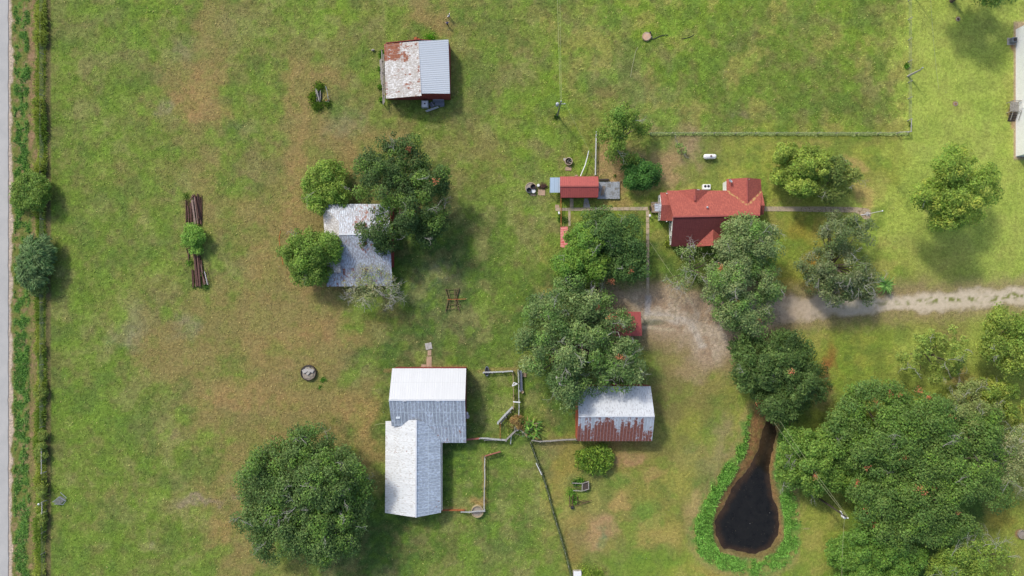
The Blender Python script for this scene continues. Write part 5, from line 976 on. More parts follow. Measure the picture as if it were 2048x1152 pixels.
# leaning pale pole
q = P(1815.5, 152.5); t = thing('leaning_pole', q, 'thick crooked pale pole at the fence of the right lawn', 'pole')
MB().tube([q + Vector((0, 0, -.1)), q + Vector((.1, .05, 1.8)), q + Vector((.05, 0, 3.0)), q + Vector((.1, .02, 4.4)), q + Vector((0, .12, 4.7))], [.2, .2, .13, .1, .09], 10).build('shaft', M['palepost'], t)
MB().lathe((q.x + .02, q.y + .12, 4.65), [(.13, 0), (.13, .3), (.03, .35)], 10).build('cap', M['greymetal'], t); MB().box((q.x + .1, q.y + .02, 2.3), (.34, .3, 1.0), .3, bev=.05).build('sleeve', M['palepost'], t)
q = P(1828, -5); t = thing('fence_pole', q, 'tall pole just above the top edge whose shadow falls on the right lawn', 'pole'); MB().tube([q, (q.x, q.y, 6)], [.12, .09], 8).build('shaft', M['palepost'], t); MB().box((q.x, q.y, 6), (.7, .12, .12)).build('crossbar', M['palepost'], t)
# flag pole
q = P(1735, 428); t = thing('flag_pole', q, 'short white flag pole at the round end of the rubble path', 'pole')
MB().tube([q, (q.x, q.y, 5.3)], [.08, .06], 10).build('shaft', M['white'], t); MB().lathe((q.x, q.y, 5.3), [(.05, 0), (.14, .1), (.14, .18), (.02, .28)], 12).build('finial', M['white'], t); MB().lathe((q.x, q.y, 0), [(.45, 0), (.45, .12), (.1, .16)], 16).build('base', M['concrete_pale'], t)
MB().beam((q.x - .5, q.y - .05, .15), (q.x - 1.4, q.y - .2, .15), .12).build('footing', M['white'], t)
# south fence
pf = [(1061, 884), (1068, 904), (1076, 926), (1083, 943), (1092, 970), (1099, 995), (1106, 1022), (1113, 1045), (1122, 1075), (1130, 1103), (1137, 1130), (1143, 1156)]
t = fence('pasture_fence', 'low post and wire fence slanting down the lower middle of the photo', pf, 1.1, (.35, .65, .95), M['palepost'], M['wire'], .12, .035)
tag(MB().beam(P(1072, 926, .95), P(1083.5, 950, .95), .12).build('pale_rail', M['white']), 'pale rail on the upper part of the slanting wire fence', 'rail')
n = 7000; s = rg.random(n); X = np.interp(s, np.linspace(0, 1, len(pf)), [p[0] for p in pf]) + rg.normal(0, 1.1, n); Y = np.interp(s, np.linspace(0, 1, len(pf)), [p[1] for p in pf])
blades('fence_foot_grass', X, Y, rg.uniform(.2, .6, n), .11, .5, lin((112, 124, 76)) / KL * rg.uniform(.6, 1.3, n)[:, None], 'uncut grass along the foot of the slanting fence', 'grass')
def railfence(name, lb, pts, h, mat, z=(.5, 1.0), posts=True, w=.12, cat='fence', pm=None):
    t = thing(name, P(*pts[0]), lb, cat, 'pen fences by the barns' if name == 'pen_fence' else None)
    for k, (x, y) in enumerate(pts):
        if posts: MB().box((P(x, y).x, P(x, y).y, h / 2), (w * 1.1, w * 1.1, h)).build('post', pm or mat, t)
    for (a, b_) in zip(pts[:-1], pts[1:]):
        for zz in z: MB().beam((P(*a).x, P(*a).y + .08, zz), (P(*b_).x, P(*b_).y + .08, zz), w, .1).build('rail', mat, t)
    return t
railfence('rail_fence', 'grey rail fence from the overgrown banana bush to the rusty barn', [(1063, 879), (1080, 881.5), (1100, 880.5), (1125, 878.5), (1151, 877.5)], 1.3, M['greywood'], (.5, .85, 1.2), w=.14)
railfence('rail_fence', 'pale grey rail running down from the tree to the small red shed', [(1191.5, 266), (1191, 290), (1190.3, 320), (1189.8, 351)], 1.1, plain('pale_rail', (.5, .5, .48), .15), (.5, 1.0), w=.16)
railfence('pipe_fence', 'orange rusty pipe fence below the blue roof, left of the yard tree', [(1121, 397), (1121.5, 425), (1121.5, 452)], 1.2, M['rustorange'], (.5, 1.1), w=.09)
# pens beside the big barn
G = M['greywood']; GM = plain('pale_boards', (.42, .43, .42), .2, 3, .8)
t = railfence('pen_fence', 'pale plank fence along the top of the upper pen', [(967, 744.5), (985, 744), (1006, 743.2), (1025, 741.8)], 1.1, GM, (.5, 1.0), w=.2)
q = P(974, 742); t = thing('oval_trough', q, 'oval black water trough under the plank fence of the upper pen', 'trough')
mb = MB(); prof = []
for (rr, z) in [(1, 0), (1, .5), (.82, .5), (.8, .25)]: prof.append([(q.x + .42 * rr * math.cos(a), q.y + 1.0 * (rr * .94 + .06) * math.sin(a), z) for a in np.linspace(0, 2 * math.pi, 24, endpoint=False)])
V = sum(prof, []); mb.add(V, [(i * 24 + k, i * 24 + (k + 1) % 24, i * 24 + 24 + (k + 1) % 24, i * 24 + 24 + k) for i in range(3) for k in range(24)] + [tuple(range(72, 96))]); mb.build('tub', M['slatemetal'], t)
mb = MB(); mb.poly([(q.x + .33 * math.cos(a), q.y + .8 * math.sin(a), .3) for a in np.linspace(0, 2 * math.pi, 24, endpoint=False)]); mb.build('water', M['black'], t)
t = railfence('cattle_chute', 'left side of the narrow cattle chute, rusty above and pale below', [(1026, 746), (1026.5, 768), (1027, 790), (1027, 816)], 1.4, M['tanwood'], (.5, .95, 1.35), w=.12)
t = railfence('cattle_chute', 'right side of the narrow cattle chute made of pale and rusty rails', [(1036, 740), (1037, 765), (1037.5, 795), (1038, 815), (1037, 833), (1035.5, 858)], 1.5, GM, (.6, 1.05, 1.45), w=.14, pm=M['white'])
tag(MB().beam(P(1041, 741, .5), P(1042.5, 781, .5), .55, .5).build('feed_trough', M['slatemetal']), 'long dark feed trough right of the upper chute', 'trough')
t = thing('wood_pallet', P(1048, 748.5), 'tan wooden pallet right of the dark feed trough', 'pallet')
for k in range(5): c = P(1044.6 + k * 1.8, 748.5, .2); MB().box((c.x, c.y, .2), (.13, 1.1, .05)).build('slat', M['tanwood'], t)
for y in (744, 753): c = P(1048, y, .1); MB().box((c.x, c.y, .1), (.9, .1, .14)).build('runner', M['tanwood'], t)
tag(MB().beam(P(1026, 803.5, 1.7), P(1040.5, 804.5, 1.7), .2).build('cross_beam', M['white']), 'white beam laid across the cattle chute', 'beam')
t = thing('head_gate', P(1029, 768), 'white triangular head gate frame on the cattle chute', 'gate')
for (a, b_) in [((1024.5, 772, 1.4), (1034.5, 767.5, 1.5)), ((1034.5, 767.5, 1.5), (1027.5, 765, 1.5)), ((1027.5, 765, 1.5), (1024.5, 772, 1.4))]: MB().beam(P(*a), P(*b_), .16).build('bar', M['white'], t)
q = P(1044.5, 783); t = thing('small_barrel', q, 'small white and tan barrel right of the chute', 'barrel'); MB().lathe((q.x, q.y, 0), [(.3, 0), (.34, .35), (.3, .7), (.24, .7), (.22, .5)], 16).build('shell', walk, t); MB().box((q.x - .4, q.y + .2, .35), (.3, .3, .5), .2).build('block', M['white'], t)
t = railfence('pen_fence', 'pale grey plank wing fence slanting across the upper pen', [(1024.5, 814), (1010, 829), (996, 844.5)], 1.2, GM, (.5, 1.05), w=.3)
t = railfence('pen_fence', 'second plank wing just behind the slanting pen fence', [(1021, 823), (1012, 833), (1002, 845)], .9, G, (.6,), w=.2)
railfence('pipe_gate', 'thin vertical rusty pipe gate inside the upper pen', [(1000.5, 845), (1000.5, 875)], 1.2, M['rustorange'], (.5, 1.1), w=.07)
railfence('pen_fence', 'grey plank fence along the bottom of the upper pen', [(959, 875), (975, 875.5), (992, 877.5), (1011, 878.5)], 1.3, GM, (.5, .9, 1.25), w=.14)
railfence('pen_fence', 'lower grey rail under the plank fence of the upper pen', [(969, 879.5), (990, 879.3), (1013, 880.5)], .9, G, (.45, .8), w=.12)
railfence('pen_fence', 'grey plank fence rising right from the bottom of the upper pen', [(1012, 879), (1022, 869), (1034.5, 857)], 1.4, G, (.4, .8, 1.3), w=.2)
tag(MB().beam(P(1022.8, 870, .9), P(1021, 888, .4), .16).build('loose_board', GM), 'loose grey board sticking out below the pen fence', 'board')
PKR = plain('faded_red_pipe', C(160, 96, 82), .15, 3, .8)
tag(MB().beam(P(933, 879.3, 1.0), P(960, 876.5, 1.0), .3, .3).build('red_gate', PKR), 'faded red gate between the big barn and the upper pen', 'gate')
t = thing('swung_gate', P(970, 912), 'faded red gate standing open at the top of the lower pen', 'gate')
for z in (.3, .65, 1.0, 1.3): MB().beam(P(970, 912, z), P(1001, 903, z), .22 if z > 1.2 else .1, .08).build('bar', PKR, t)
railfence('pen_fence', 'long vertical grey rail fence on the right side of the lower pen', [(970, 913), (969.5, 932), (970, 955), (969, 975), (968.5, 998), (968.5, 1019)], 1.1, GM, (.5, 1.05), w=.14)
railfence('pipe_fence', 'orange rusty pipe fence from the long barn to the lower pen corner', [(885, 1019), (900, 1018.5), (915, 1018.5), (929, 1018.8)], 1.1, M['rustorange'], (.4, .7, 1.05), w=.09)
railfence('pen_fence', 'grey rails running over the round tank at the lower pen corner', [(923, 1021), (940, 1021.5), (955, 1019.5), (970, 1019)], 1.25, GM, (.9, 1.2), w=.12)

# ------------------------------------------------------------------ utility poles and wires
def upole(X, Y, h, lb, dark=False, dirx=(1, 0), tfx=-.55):
    q = P(X, Y); t = thing('utility_pole', q, lb, 'utility pole'); pm = M['darkwood'] if dark else plain('greenish_pole', (.16, .17, .14), .2, 4, .9)
    MB().tube([q + Vector((0, 0, -.1)), (q.x, q.y, h)], [.2 if dark else .17, .13], 12).build('shaft', pm, t)
    cx, cy = q.x + tfx * dirx[0], q.y + tfx * dirx[1]; MB().lathe((cx, cy, h - 2.6), [(.3, 0), (.33, .1), (.33, .95), (.25, 1.05), (.06, 1.1)], 18).build('transformer', M['white'] if dark else M['greymetal'], t)
    for s in (-1, 1): MB().lathe((cx + .14 * s, cy, h - 1.5), [(.05, 0), (.07, .1), (.03, .25)], 8).build('bushing', M['white'], t)
    MB().beam((q.x, q.y, h - 1.6), (q.x + 1.0 * -np.sign(tfx) * dirx[0], q.y + 1.0 * -np.sign(tfx) * dirx[1], h - 1.6), .1).build('arm', M['greymetal'] if not dark else M['white'], t)
    ex, ey = q.x + .8 * -np.sign(tfx) * dirx[0], q.y + .8 * -np.sign(tfx) * dirx[1]
    MB().lathe((ex, ey, h - 1.55), [(.08, 0), (.1, .2), (.04, .4)], 10).build('insulator', M['white'], t)
    MB().lathe((q.x, q.y, h), [(.09, 0), (.12, .2), (.05, .4)], 10).build('insulator', M['white'], t)
    return q, h
q1, h1 = upole(1114.5, 232, 10.5, 'grey utility pole with a transformer in the upper field')
q2, h2 = upole(1640, 998, 11.0, 'dark utility pole with a white transformer beside the tree cluster', True, (.6, -.8), .6)
def wire(a, b_, sag, lb, r=.022, mat='wire'):
    a, b_ = Vector(a), Vector(b_); pts = []
    for k in range(17): t = k / 16; p = a.lerp(b_, t); p.z -= sag * 4 * t * (1 - t); pts.append(p)
    tag(MB().tube(pts, r, 4).build('power_line', M[mat]), lb, 'cable', 'overhead wires')
wire((q1.x - .15, q1.y, h1 + .3), (q1.x - 1.6, 90, 11), .8, 'left power line running up from the upper field pole', .025, 'yellowwire'); wire((q1.x + .1, q1.y, h1 - .2), (q1.x - .6, 90, 10.4), 1.1, 'right power line running up from the upper field pole', .025, 'yellowwire')
wire((q1.x, q1.y, h1 - .3), (P(1097, 222).x, P(1097, 222).y, 0), 0, 'slanting guy wire left of the upper field pole', .02, 'yellowwire')
wire((q1.x + .8, q1.y, h1 - 1.2), (P(1190, 322, 3).x, P(1190, 322, 3).y, 3.2), .5, 'service wire from the upper field pole towards the small red shed', .022, 'yellowwire')
wire((q2.x + .5, q2.y - .4, h2 - .5), P(1548, 845, 10), .9, 'lower power line crossing the trees right of the pond', .025, 'yellowwire'); wire((q2.x + .1, q2.y + .1, h2 + .3), P(1560, 842, 10.6), .9, 'upper power line crossing the trees right of the pond', .025, 'yellowwire')
wire((q2.x, q2.y, h2 - 1), (q2.x - .2, q2.y - 25, 10), .9, 'power line running down from the dark pole past the bottom edge', .022, 'yellowwire')
wire(P(1300, 485, 3.2), P(1385, 607, 6), .3, 'thin wire crossing the lawn left of the farmhouse trees', .02, 'yellowwire')
wire(P(1290, 715, 5), P(1294, 778, 3.6), .2, 'thin wire dropping to the upper right corner of the rusty barn', .02, 'yellowwire')
wire((P(1830, 10).x, P(1830, 10).y, 5), (P(1851, 190).x, P(1851, 190).y, 4.2), .3, 'thin wire over the right lawn beside the fence', .015)

# ------------------------------------------------------------------ two people
def skin_body(name, verts, edges, radii, mat, parent, sub=1):
    me = bpy.data.meshes.new(name); off = worg(parent); me.from_pydata([tuple(Vector(v) - off) for v in verts], edges, []); me.materials.append(mat)
    o = bpy.data.objects.new(name, me); COL.objects.link(o); o.parent = parent
    m_ = o.modifiers.new('skin', 'SKIN'); m_.use_smooth_shade = True
    if not me.skin_vertices: return o
    for k, r in enumerate(radii): me.skin_vertices[0].data[k].radius = (r, r)
    me.skin_vertices[0].data[0].use_root = True
    o.modifiers.new('smooth', 'SUBSURF').render_levels = sub; return o
def person(X, Y, face, lb, shirt, legs, skin, hair, arms, shorts=False):
    q = P(X, Y); t = thing('person', q, lb, 'person'); f = Vector((math.cos(face), math.sin(face), 0)); s = Vector((-f.y, f.x, 0)); Z = Vector((0, 0, 1))
    g = lambda a, b_, c: q + s * a + f * b_ + Z * c
    V = [g(0, 0, .93), g(0, .0, 1.12), g(0, 0, 1.32), g(0, .01, 1.46), g(0, .03, 1.53), g(0, .05, 1.62), g(0, .05, 1.70)]; E = [(0, 1), (1, 2), (2, 3), (3, 4), (4, 5), (5, 6)]; Rr = [.13, .12, .14, .09, .055, .085, .07]
    def chain(root, pts):
        last = root
        for p, r in pts: V.append(g(*p)); Rr.append(r); E.append((last, len(V) - 1)); last = len(V) - 1
        return last
    for sg, ph in ((1, .22), (-1, -.2)):
        chain(0, [((sg * .09, 0, .86), .085), ((sg * .1, ph * .6, .48), .06), ((sg * .1, ph * .8 - .05, .09), .042), ((sg * .11, ph * .8 + .1, .04), .035)])
    for sg, (ef, eo, ez, hf, ho, hz) in zip((1, -1), arms):
        h_ = chain(3, [((sg * .17, 0, 1.42), .055), ((sg * (.17 + eo), ef, ez), .042), ((sg * (.17 + ho), hf, hz), .03), ((sg * (.17 + ho * 1.12), hf * 1.1 + .04, hz - .03), .028)])
        for k in range(5):
            a = (k - 2) * .018; chain(h_, [((sg * (.17 + ho * 1.15) + a, hf * 1.12 + .07, hz - .05 - .01 * (k == 0)), .009), ((sg * (.17 + ho * 1.17) + a * 1.3, hf * 1.14 + (.10 if k else .07), hz - .075), .007)])
    skin_body('body', V, E, Rr, skin, t)
    T = [g(0, 0, .95), g(0, 0, 1.12), g(0, 0, 1.32), g(0, .01, 1.44)]; TE = [(0, 1), (1, 2), (2, 3)]; TR = [.17, .17, .2, .12]
    for sg, (ef, eo, ez, hf, ho, hz) in zip((1, -1), arms): T += [g(sg * .18, 0, 1.41), g(sg * (.17 + eo * .8), ef * .8, 1.41 + (ez - 1.41) * .8)]; TE += [(3, len(T) - 2), (len(T) - 2, len(T) - 1)]; TR += [.085, .065]
    skin_body('shirt', T, TE, TR, shirt, t)
    L = [g(0, 0, .95)]; LE = []; LR = [.155]
    for sg, ph in ((1, .22), (-1, -.2)):
        L += [g(sg * .09, 0, .84), g(sg * .1, ph * .55, .52)]; LE += [(0, len(L) - 2), (len(L) - 2, len(L) - 1)]; LR += [.11, .09]
        if not shorts: L.append(g(sg * .1, ph * .8 - .05, .12)); LE.append((len(L) - 2, len(L) - 1)); LR.append(.07)
    skin_body('shorts' if shorts else 'trousers', L, LE, LR, legs, t)
    skin_body('hair', [g(0, .0, 1.66), g(0, .02, 1.73), g(0, -.03, 1.6)], [(0, 1), (0, 2)], [.098, .085, .085], hair, t)
    mb = MB()
    for sg in (-1, 1): mb.box(g(sg * .035, .135, 1.655), (.02, .02, .014))
    mb.build('eyes', M['black'], t); MB().box(g(0, .145, 1.62), (.02, .03, .04)).build('nose', skin, t)
    for sg, ph in ((1, .22), (-1, -.2)): MB().box(g(sg * .11, ph * .8 + .04, .05), (.12, .26, .09), face - math.pi / 2, bev=.02).build('shoe', M['black'], t)
sk = plain('skin', C(196, 150, 124), .05, 3, .6); M['hair'] = plain('black_hair', (.012, .011, .012), .1)
person(899, 36, R(150), 'person in a white shirt and dark shorts stretching both arms wide, upper of two', plain('white_shirt', (.88, .88, .9), .02), M['black'], sk, M['hair'], [(.15, .28, 1.34, .25, .52, 1.3), (.1, .3, 1.38, .2, .56, 1.42)], True)
person(895.5, 50.5, R(100), 'person in a blue grey shirt and dark trousers walking, lower of two', plain('blue_grey_shirt', (.16, .2, .36), .08), plain('dark_trousers', (.03, .035, .04), .1), sk, M['hair'], [(.1, .16, 1.18, .3, .22, 1.1), (.06, .16, 1.18, .26, .2, 1.05)])
# ------------------------------------------------------------------ trees
def tree(name, label, cat, ells, Ht, clr=1.2, leaf=.27, n=120, cols=None, gap=.12, twigs=0, twm='twig', asp=1.5, radial=0., floor=.42, dead=(), deadn=0, limbs=16, base=None, group=None, tr=.35, lum=1., holes=(), seed=None, under=True, rag=.22, twl=1.0):
    leaf *= 1.22; n = int(n * .74)
    sd_ = seed or int(sum(e[0] + e[1] for e in ells)); g = np.random.default_rng(sd_); rr = random.Random(sd_)
    ells = [(*e, 1.) if len(e) == 4 else e for e in ells]
    x0 = min(e[0] - e[2] for e in ells); x1 = max(e[0] + e[2] for e in ells); y0 = min(e[1] - e[3] for e in ells); y1 = max(e[1] + e[3] for e in ells)
    st = clr * 8.6; gxx, gyy = np.meshgrid(np.arange(x0, x1 + st, st), np.arange(y0, y1 + st, st)); X = gxx.ravel() + g.uniform(-.5, .5, gxx.size) * st; Y = gyy.ravel() + g.uniform(-.5, .5, gxx.size) * st
    q = np.full(X.shape, -1.); hf = np.ones(X.shape); wob = (fbm(X / 28, Y / 28, sd_, 3) - .5) * 2.6 * rag + (fbm(X / 11, Y / 11, sd_ + 5, 2) - .5) * 1.3 * rag
    for (cx, cy, rx, ry, hh) in ells:
        k = clr * 4.; u = 1 - np.hypot((X - cx) / max(rx - k, 4), (Y - cy) / max(ry - k, 4)) + wob
        w = u > q; q = np.where(w, u, q); hf = np.where(w, hh, hf)
    for (hx, hy, hr) in holes: q = np.where(np.hypot(X - hx, Y - hy) < hr, -1., q)
    keep = (q > 0) & ~((fbm(X / 20, Y / 20, sd_ + 9, 3) < .30 + gap * .55) & (g.random(X.shape) < .85)) & (g.random(X.shape) > gap * .4)
    X, Y, q, hf = X[keep], Y[keep], q[keep], hf[keep]
    qq = np.clip(q * 1.15, 0, 1); Z = Ht * hf * (floor + (1 - floor) * np.sqrt(1 - (1 - qq) ** 2)) + (fbm(X / 15, Y / 15, sd_ + 2, 2) - .5) * min(Ht, 9) * .6 + (fbm(X / 42, Y / 42, sd_ + 3, 2) - .5) * min(Ht, 10) * .3 + g.normal(0, .15, X.shape)
    Z = np.maximum(Z, clr * .8)
    s = .1 * (H - Z) / H; cen = np.stack([(X - 1024) * s, (576 - Y) * s, Z], -1)
    cr = clr * (g.uniform(.45, 1.45, len(X)) ** 1.0); shade = g.uniform(0, 1, len(X))
    if under:
        k = (qq > .2) & (g.random(len(X)) < .6); c2 = cen[k].copy(); c2[:, 2] -= clr * 1.5; c2[:, 2] = np.maximum(c2[:, 2], .6)
        cen2 = np.concatenate([cen, c2]); cr2 = np.concatenate([cr, cr[k] * 1.15]); sh2 = np.concatenate([shade, shade[k]])
    else: cen2, cr2, sh2 = cen, cr, shade
    nl = np.maximum(8, (n * (cr2 / clr) ** 2)).astype(int); ci = np.repeat(np.arange(len(cen2)), nl); N = len(ci)
    d = g.normal(size=(N, 3)); d[:, 2] = np.abs(d[:, 2]) * .9 - .25; d /= np.linalg.norm(d, axis=1)[:, None]
    rad = cr2[ci] * (g.random(N) ** .45) * (1 + .35 * (vnoise(d[:, 0] * 3 + ci * 7.1, d[:, 1] * 3 + ci * 3.3, 2) - .5))
    pos = cen2[ci] + d * rad[:, None] * np.array([1.08, 1.08, .72]); pos[:, 2] = np.maximum(pos[:, 2], .08)
    nrm = d * .7 + g.normal(size=(N, 3)) * .5 + np.array([0, 0, .95]); nrm /= np.linalg.norm(nrm, axis=1)[:, None]
    ctr = cen.mean(0); out = pos - ctr; out[:, 2] = -.15 * np.abs(out[:, 2]); out /= (np.linalg.norm(out, axis=1)[:, None] + 1e-6)
    ld = g.normal(size=(N, 3)) * (1 - radial) + (out * .5 + d * .7) * radial * 1.4
    a = ld - nrm * (ld * nrm).sum(1)[:, None]; a /= (np.linalg.norm(a, axis=1)[:, None] + 1e-6); b_ = np.cross(nrm, a)
    L = leaf * g.uniform(.6, 1.4, N) * math.sqrt(asp); W = leaf * g.uniform(.6, 1.3, N) / math.sqrt(asp)
    V = np.empty((N, 4, 3)); V[:, 0] = pos - a * L[:, None] / 2; V[:, 1] = pos + b_ * W[:, None] / 2 + a * L[:, None] * .08; V[:, 2] = pos + a * L[:, None] / 2 - nrm * L[:, None] * .12; V[:, 3] = pos - b_ * W[:, None] / 2 + a * L[:, None] * .08
    cl = np.array([lin(c) for c in cols]) / KL * lum; cl = (cl * .9 + cl.mean(1, keepdims=True) * .1) * np.array([1.05, 1.0, .84]) * np.clip(2.75 - 5.0 * cl[:, 1:2], 1.4, 2.35); t_ = np.clip(sh2[ci] * 1.25 - .125, 0, 1) * (len(cl) - 1); i0 = np.minimum(t_.astype(int), len(cl) - 2); ff = (t_ - i0)[:, None]
    c = (cl[i0] * (1 - ff) + cl[i0 + 1] * ff) * (g.uniform(.6, 1.4, N) * (.82 + .36 * sh2[ci]))[:, None]; c[:, 0] *= g.uniform(.88, 1.14, N)
    root = P(*base) if base else Vector((ctr[0], ctr[1], 0)); root.z = 0
    t = thing(name, root, label, cat, group)
    mesh_obj('crown', V.reshape(-1, 3), np.arange(N * 4).reshape(N, 4), M['leaf'], t, cols=np.repeat(c, 4, 0))
    # trunk and limbs
    th = max(.5, Ht * floor * .75); trad = tr * Ht / 10
    MB().tube([root + Vector((0, 0, -.2)), root + Vector((.05, 0, .4)), root + Vector((rr.uniform(-.2, .2), rr.uniform(-.2, .2), th))], [trad * 1.4, trad, trad * .8], 10).build('trunk', M['bark'], t)
    mb = MB(); top = root + Vector((0, 0, th)); idx = list(range(len(cen))); rr.shuffle(idx)
    for i in idx[:limbs]:
        e = Vector(cen[i]); e.z -= cr[i] * .3; m1 = top.lerp(e, .35) + Vector((rr.uniform(-.4, .4), rr.uniform(-.4, .4), rr.uniform(0, .5))); m2 = top.lerp(e, .7) + Vector((rr.uniform(-.3, .3), rr.uniform(-.3, .3), .2))
        mb.tube([top - Vector((0, 0, .3)), m1, m2, e], [trad * .5, trad * .33, trad * .2, .03], 6)
    if mb.v: mb.build('limb', M['bark'], t)
    if twigs:
        for k in range(max(2, int(twigs * .42))):
            mb = MB()
            i = rr.choice(idx); p0 = Vector(cen[i]) + Vector((0, 0, -cr[i] * .2)); az = math.atan2(p0.y - root.y, p0.x - root.x) + rr.gauss(0, .9)
            def br(p, az, el, ln, r, dep):
                pts = [p]; a_, e_ = az, el
                for j in range(4): a_ += rr.gauss(0, .28); e_ += rr.gauss(0, .15); p = p + Vector((math.cos(a_) * math.cos(e_), math.sin(a_) * math.cos(e_), math.sin(e_))) * ln / 4; pts.append(p)
                mb.tube(pts, [r, r * .9, r * .75, r * .55, r * .35], 4, cap=False)
                if dep: 
                    for j in (1, 2, 3, 4):
                        if rr.random() < .85: br(pts[j], a_ + rr.choice((-1, 1)) * rr.uniform(.4, 1.0), e_ * .5 + .05, ln * .5, r * .6, dep - 1)
            br(p0 + Vector((0, 0, cr[i] * .75)), az, rr.uniform(.05, .4), twl * rr.uniform(1.0, 2.4), .038, 2)
            mb.build('bare_branch', M[twm], t)
    dl = list(dead) + [tuple(px_of(cen[rr.choice(idx)])) for k in range(deadn)]
    if dl:
        ps = []; 
        for (x, y) in dl:
            j = int(np.argmin(np.hypot(X - x, Y - y))); z = Z[j] + cr[j] * .75; m_ = rr.randint(24, 70); c0 = np.array(P(x, y, z)); ps.append(c0 + g.normal(size=(m_, 3)) * np.array([rr.uniform(.2, .45), rr.uniform(.2, .4), .12]))
        ps = np.concatenate(ps); N = len(ps); nn = g.normal(size=(N, 3)) * .6 + np.array([0, 0, 1]); nn /= np.linalg.norm(nn, axis=1)[:, None]; ra = g.normal(size=(N, 3)); a = ra - nn * (ra * nn).sum(1)[:, None]; a /= np.linalg.norm(a, axis=1)[:, None]; b_ = np.cross(nn, a)
        V = np.stack([ps - a * .14, ps + b_ * .08, ps + a * .14, ps - b_ * .08], 1); cc = np.repeat(lin((188, 122, 86)) * 1.25 / KL * g.uniform(.6, 1.3, (N, 1)), 4, 0)
        mesh_obj('dead_leaves', V.reshape(-1, 3), np.arange(N * 4).reshape(N, 4), M['leaf'], t, cols=cc)
    return t
YG = [(128, 146, 54), (148, 160, 68), (112, 134, 50)]; BG = [(92, 122, 44), (108, 136, 52), (78, 106, 42)]
DK = [(58, 84, 42), (76, 102, 52), (48, 72, 38)]; OAK = [(78, 102, 58), (96, 120, 72), (62, 88, 50)]; OAKP = [(104, 126, 78), (124, 142, 96), (84, 108, 60)]
GRYG = [(92, 106, 72), (112, 122, 90), (74, 92, 56)]; PALE = [(136, 144, 104), (120, 134, 84), (150, 154, 120)]; MIX = [(92, 122, 52), (108, 134, 60), (72, 100, 44)]
BLUE = [(84, 112, 72), (98, 126, 82), (68, 96, 58)]; LIME = [(112, 158, 56), (122, 164, 66), (90, 130, 48)]; DEEP = [(48, 86, 34), (62, 104, 40), (40, 72, 32)]
# by the road
tree('round_shrub', 'bright green round shrub between the road and the tall grass, upper left', 'shrub', [(58, 382, 38, 38), (64, 400, 26, 24)], 3.2, .7, .2, 110, BG, .02, limbs=8)
tree('willow_bush', 'feathery blue green bush between the road and the fence', 'shrub', [(70, 512, 36, 44), (64, 545, 30, 36)], 3.4, .75, .3, 90, BLUE, .04, asp=5, radial=.85, limbs=8)
tree('small_shrub', 'small olive shrub just below the feathery blue green bush', 'shrub', [(68, 572, 20, 22)], 2.0, .6, .2, 80, [(84, 108, 60), (104, 122, 64)], .1, limbs=4)
for (x, y, r, lb) in [(82, 905, 17, 'dark green bush touching the roadside H brace'), (80, 785, 14, 'yellow green bush in the tall grass beside the road, midway down'), (84, 745, 12, 'little yellow bush above the midway bush at the road fence'), (84, 870, 12, 'little olive bush above the H brace at the road fence'), (82, 960 + 20, 13, 'little bush in the tall grass above the meter post'), (82, 1040, 13, 'little bush in the tall grass below the meter post')]:
    tree('hedge_bush', lb, 'bush', [(x, y, r * .8, r * 1.15)], 1.3, .4, .14, 70, [(116, 134, 60), (130, 146, 68), (98, 120, 52)], .2, limbs=3, group='bushes in the roadside hedge')
tree('bright_bush', 'bright lime green bush growing through the middle of the steel beam pile', 'bush', [(387, 474, 24, 27), (392, 495, 16, 14, .6)], 2.6, .55, .17, 110, LIME, .02, limbs=6)
# round the west shed
tree('dark_oak', 'large dark green tree spreading over the right side of the metal roofed shed', 'tree', [(770, 350, 72, 62), (800, 300, 42, 30, .8), (850, 350, 46, 56, .85), (800, 410, 66, 70), (845, 420, 44, 60, .9), (740, 470, 32, 26, .8), (765, 490, 28, 14, .7), (738, 335, 26, 36, .7)], 10, 1.15, .25, 130, DK + [(86, 116, 46)], .3, 26, dead=[(818, 298), (870, 362)], rag=.35, tr=.5, lum=.7, holes=[(745, 385, 10)])
tree('yellow_green_tree', 'light yellow green tree at the top left corner of the metal roofed shed', 'tree', [(652, 365, 42, 40), (636, 395, 30, 30, .8), (672, 395, 28, 20, .8)], 6, .9, .22, 110, [(112, 142, 50), (134, 162, 64), (90, 122, 44)], .12, 6, rag=.3)
tree('round_green_tree', 'fresh green round tree at the lower left of the metal roofed shed', 'tree', [(612, 510, 52, 46), (650, 500, 30, 34, .8), (620, 545, 44, 24, .75)], 7.5, 1.0, .24, 130, BG + [(96, 128, 44)], .06, 3, rag=.25)
tree('bare_pale_tree', 'pale thin tree with bare grey branches below the metal roofed shed', 'tree', [(745, 575, 64, 36), (735, 555, 36, 24), (770, 590, 40, 24, .8)], 5, .8, .17, 50, PALE + [(104, 128, 70)], .25, 90, asp=2, under=False, twl=1.0)
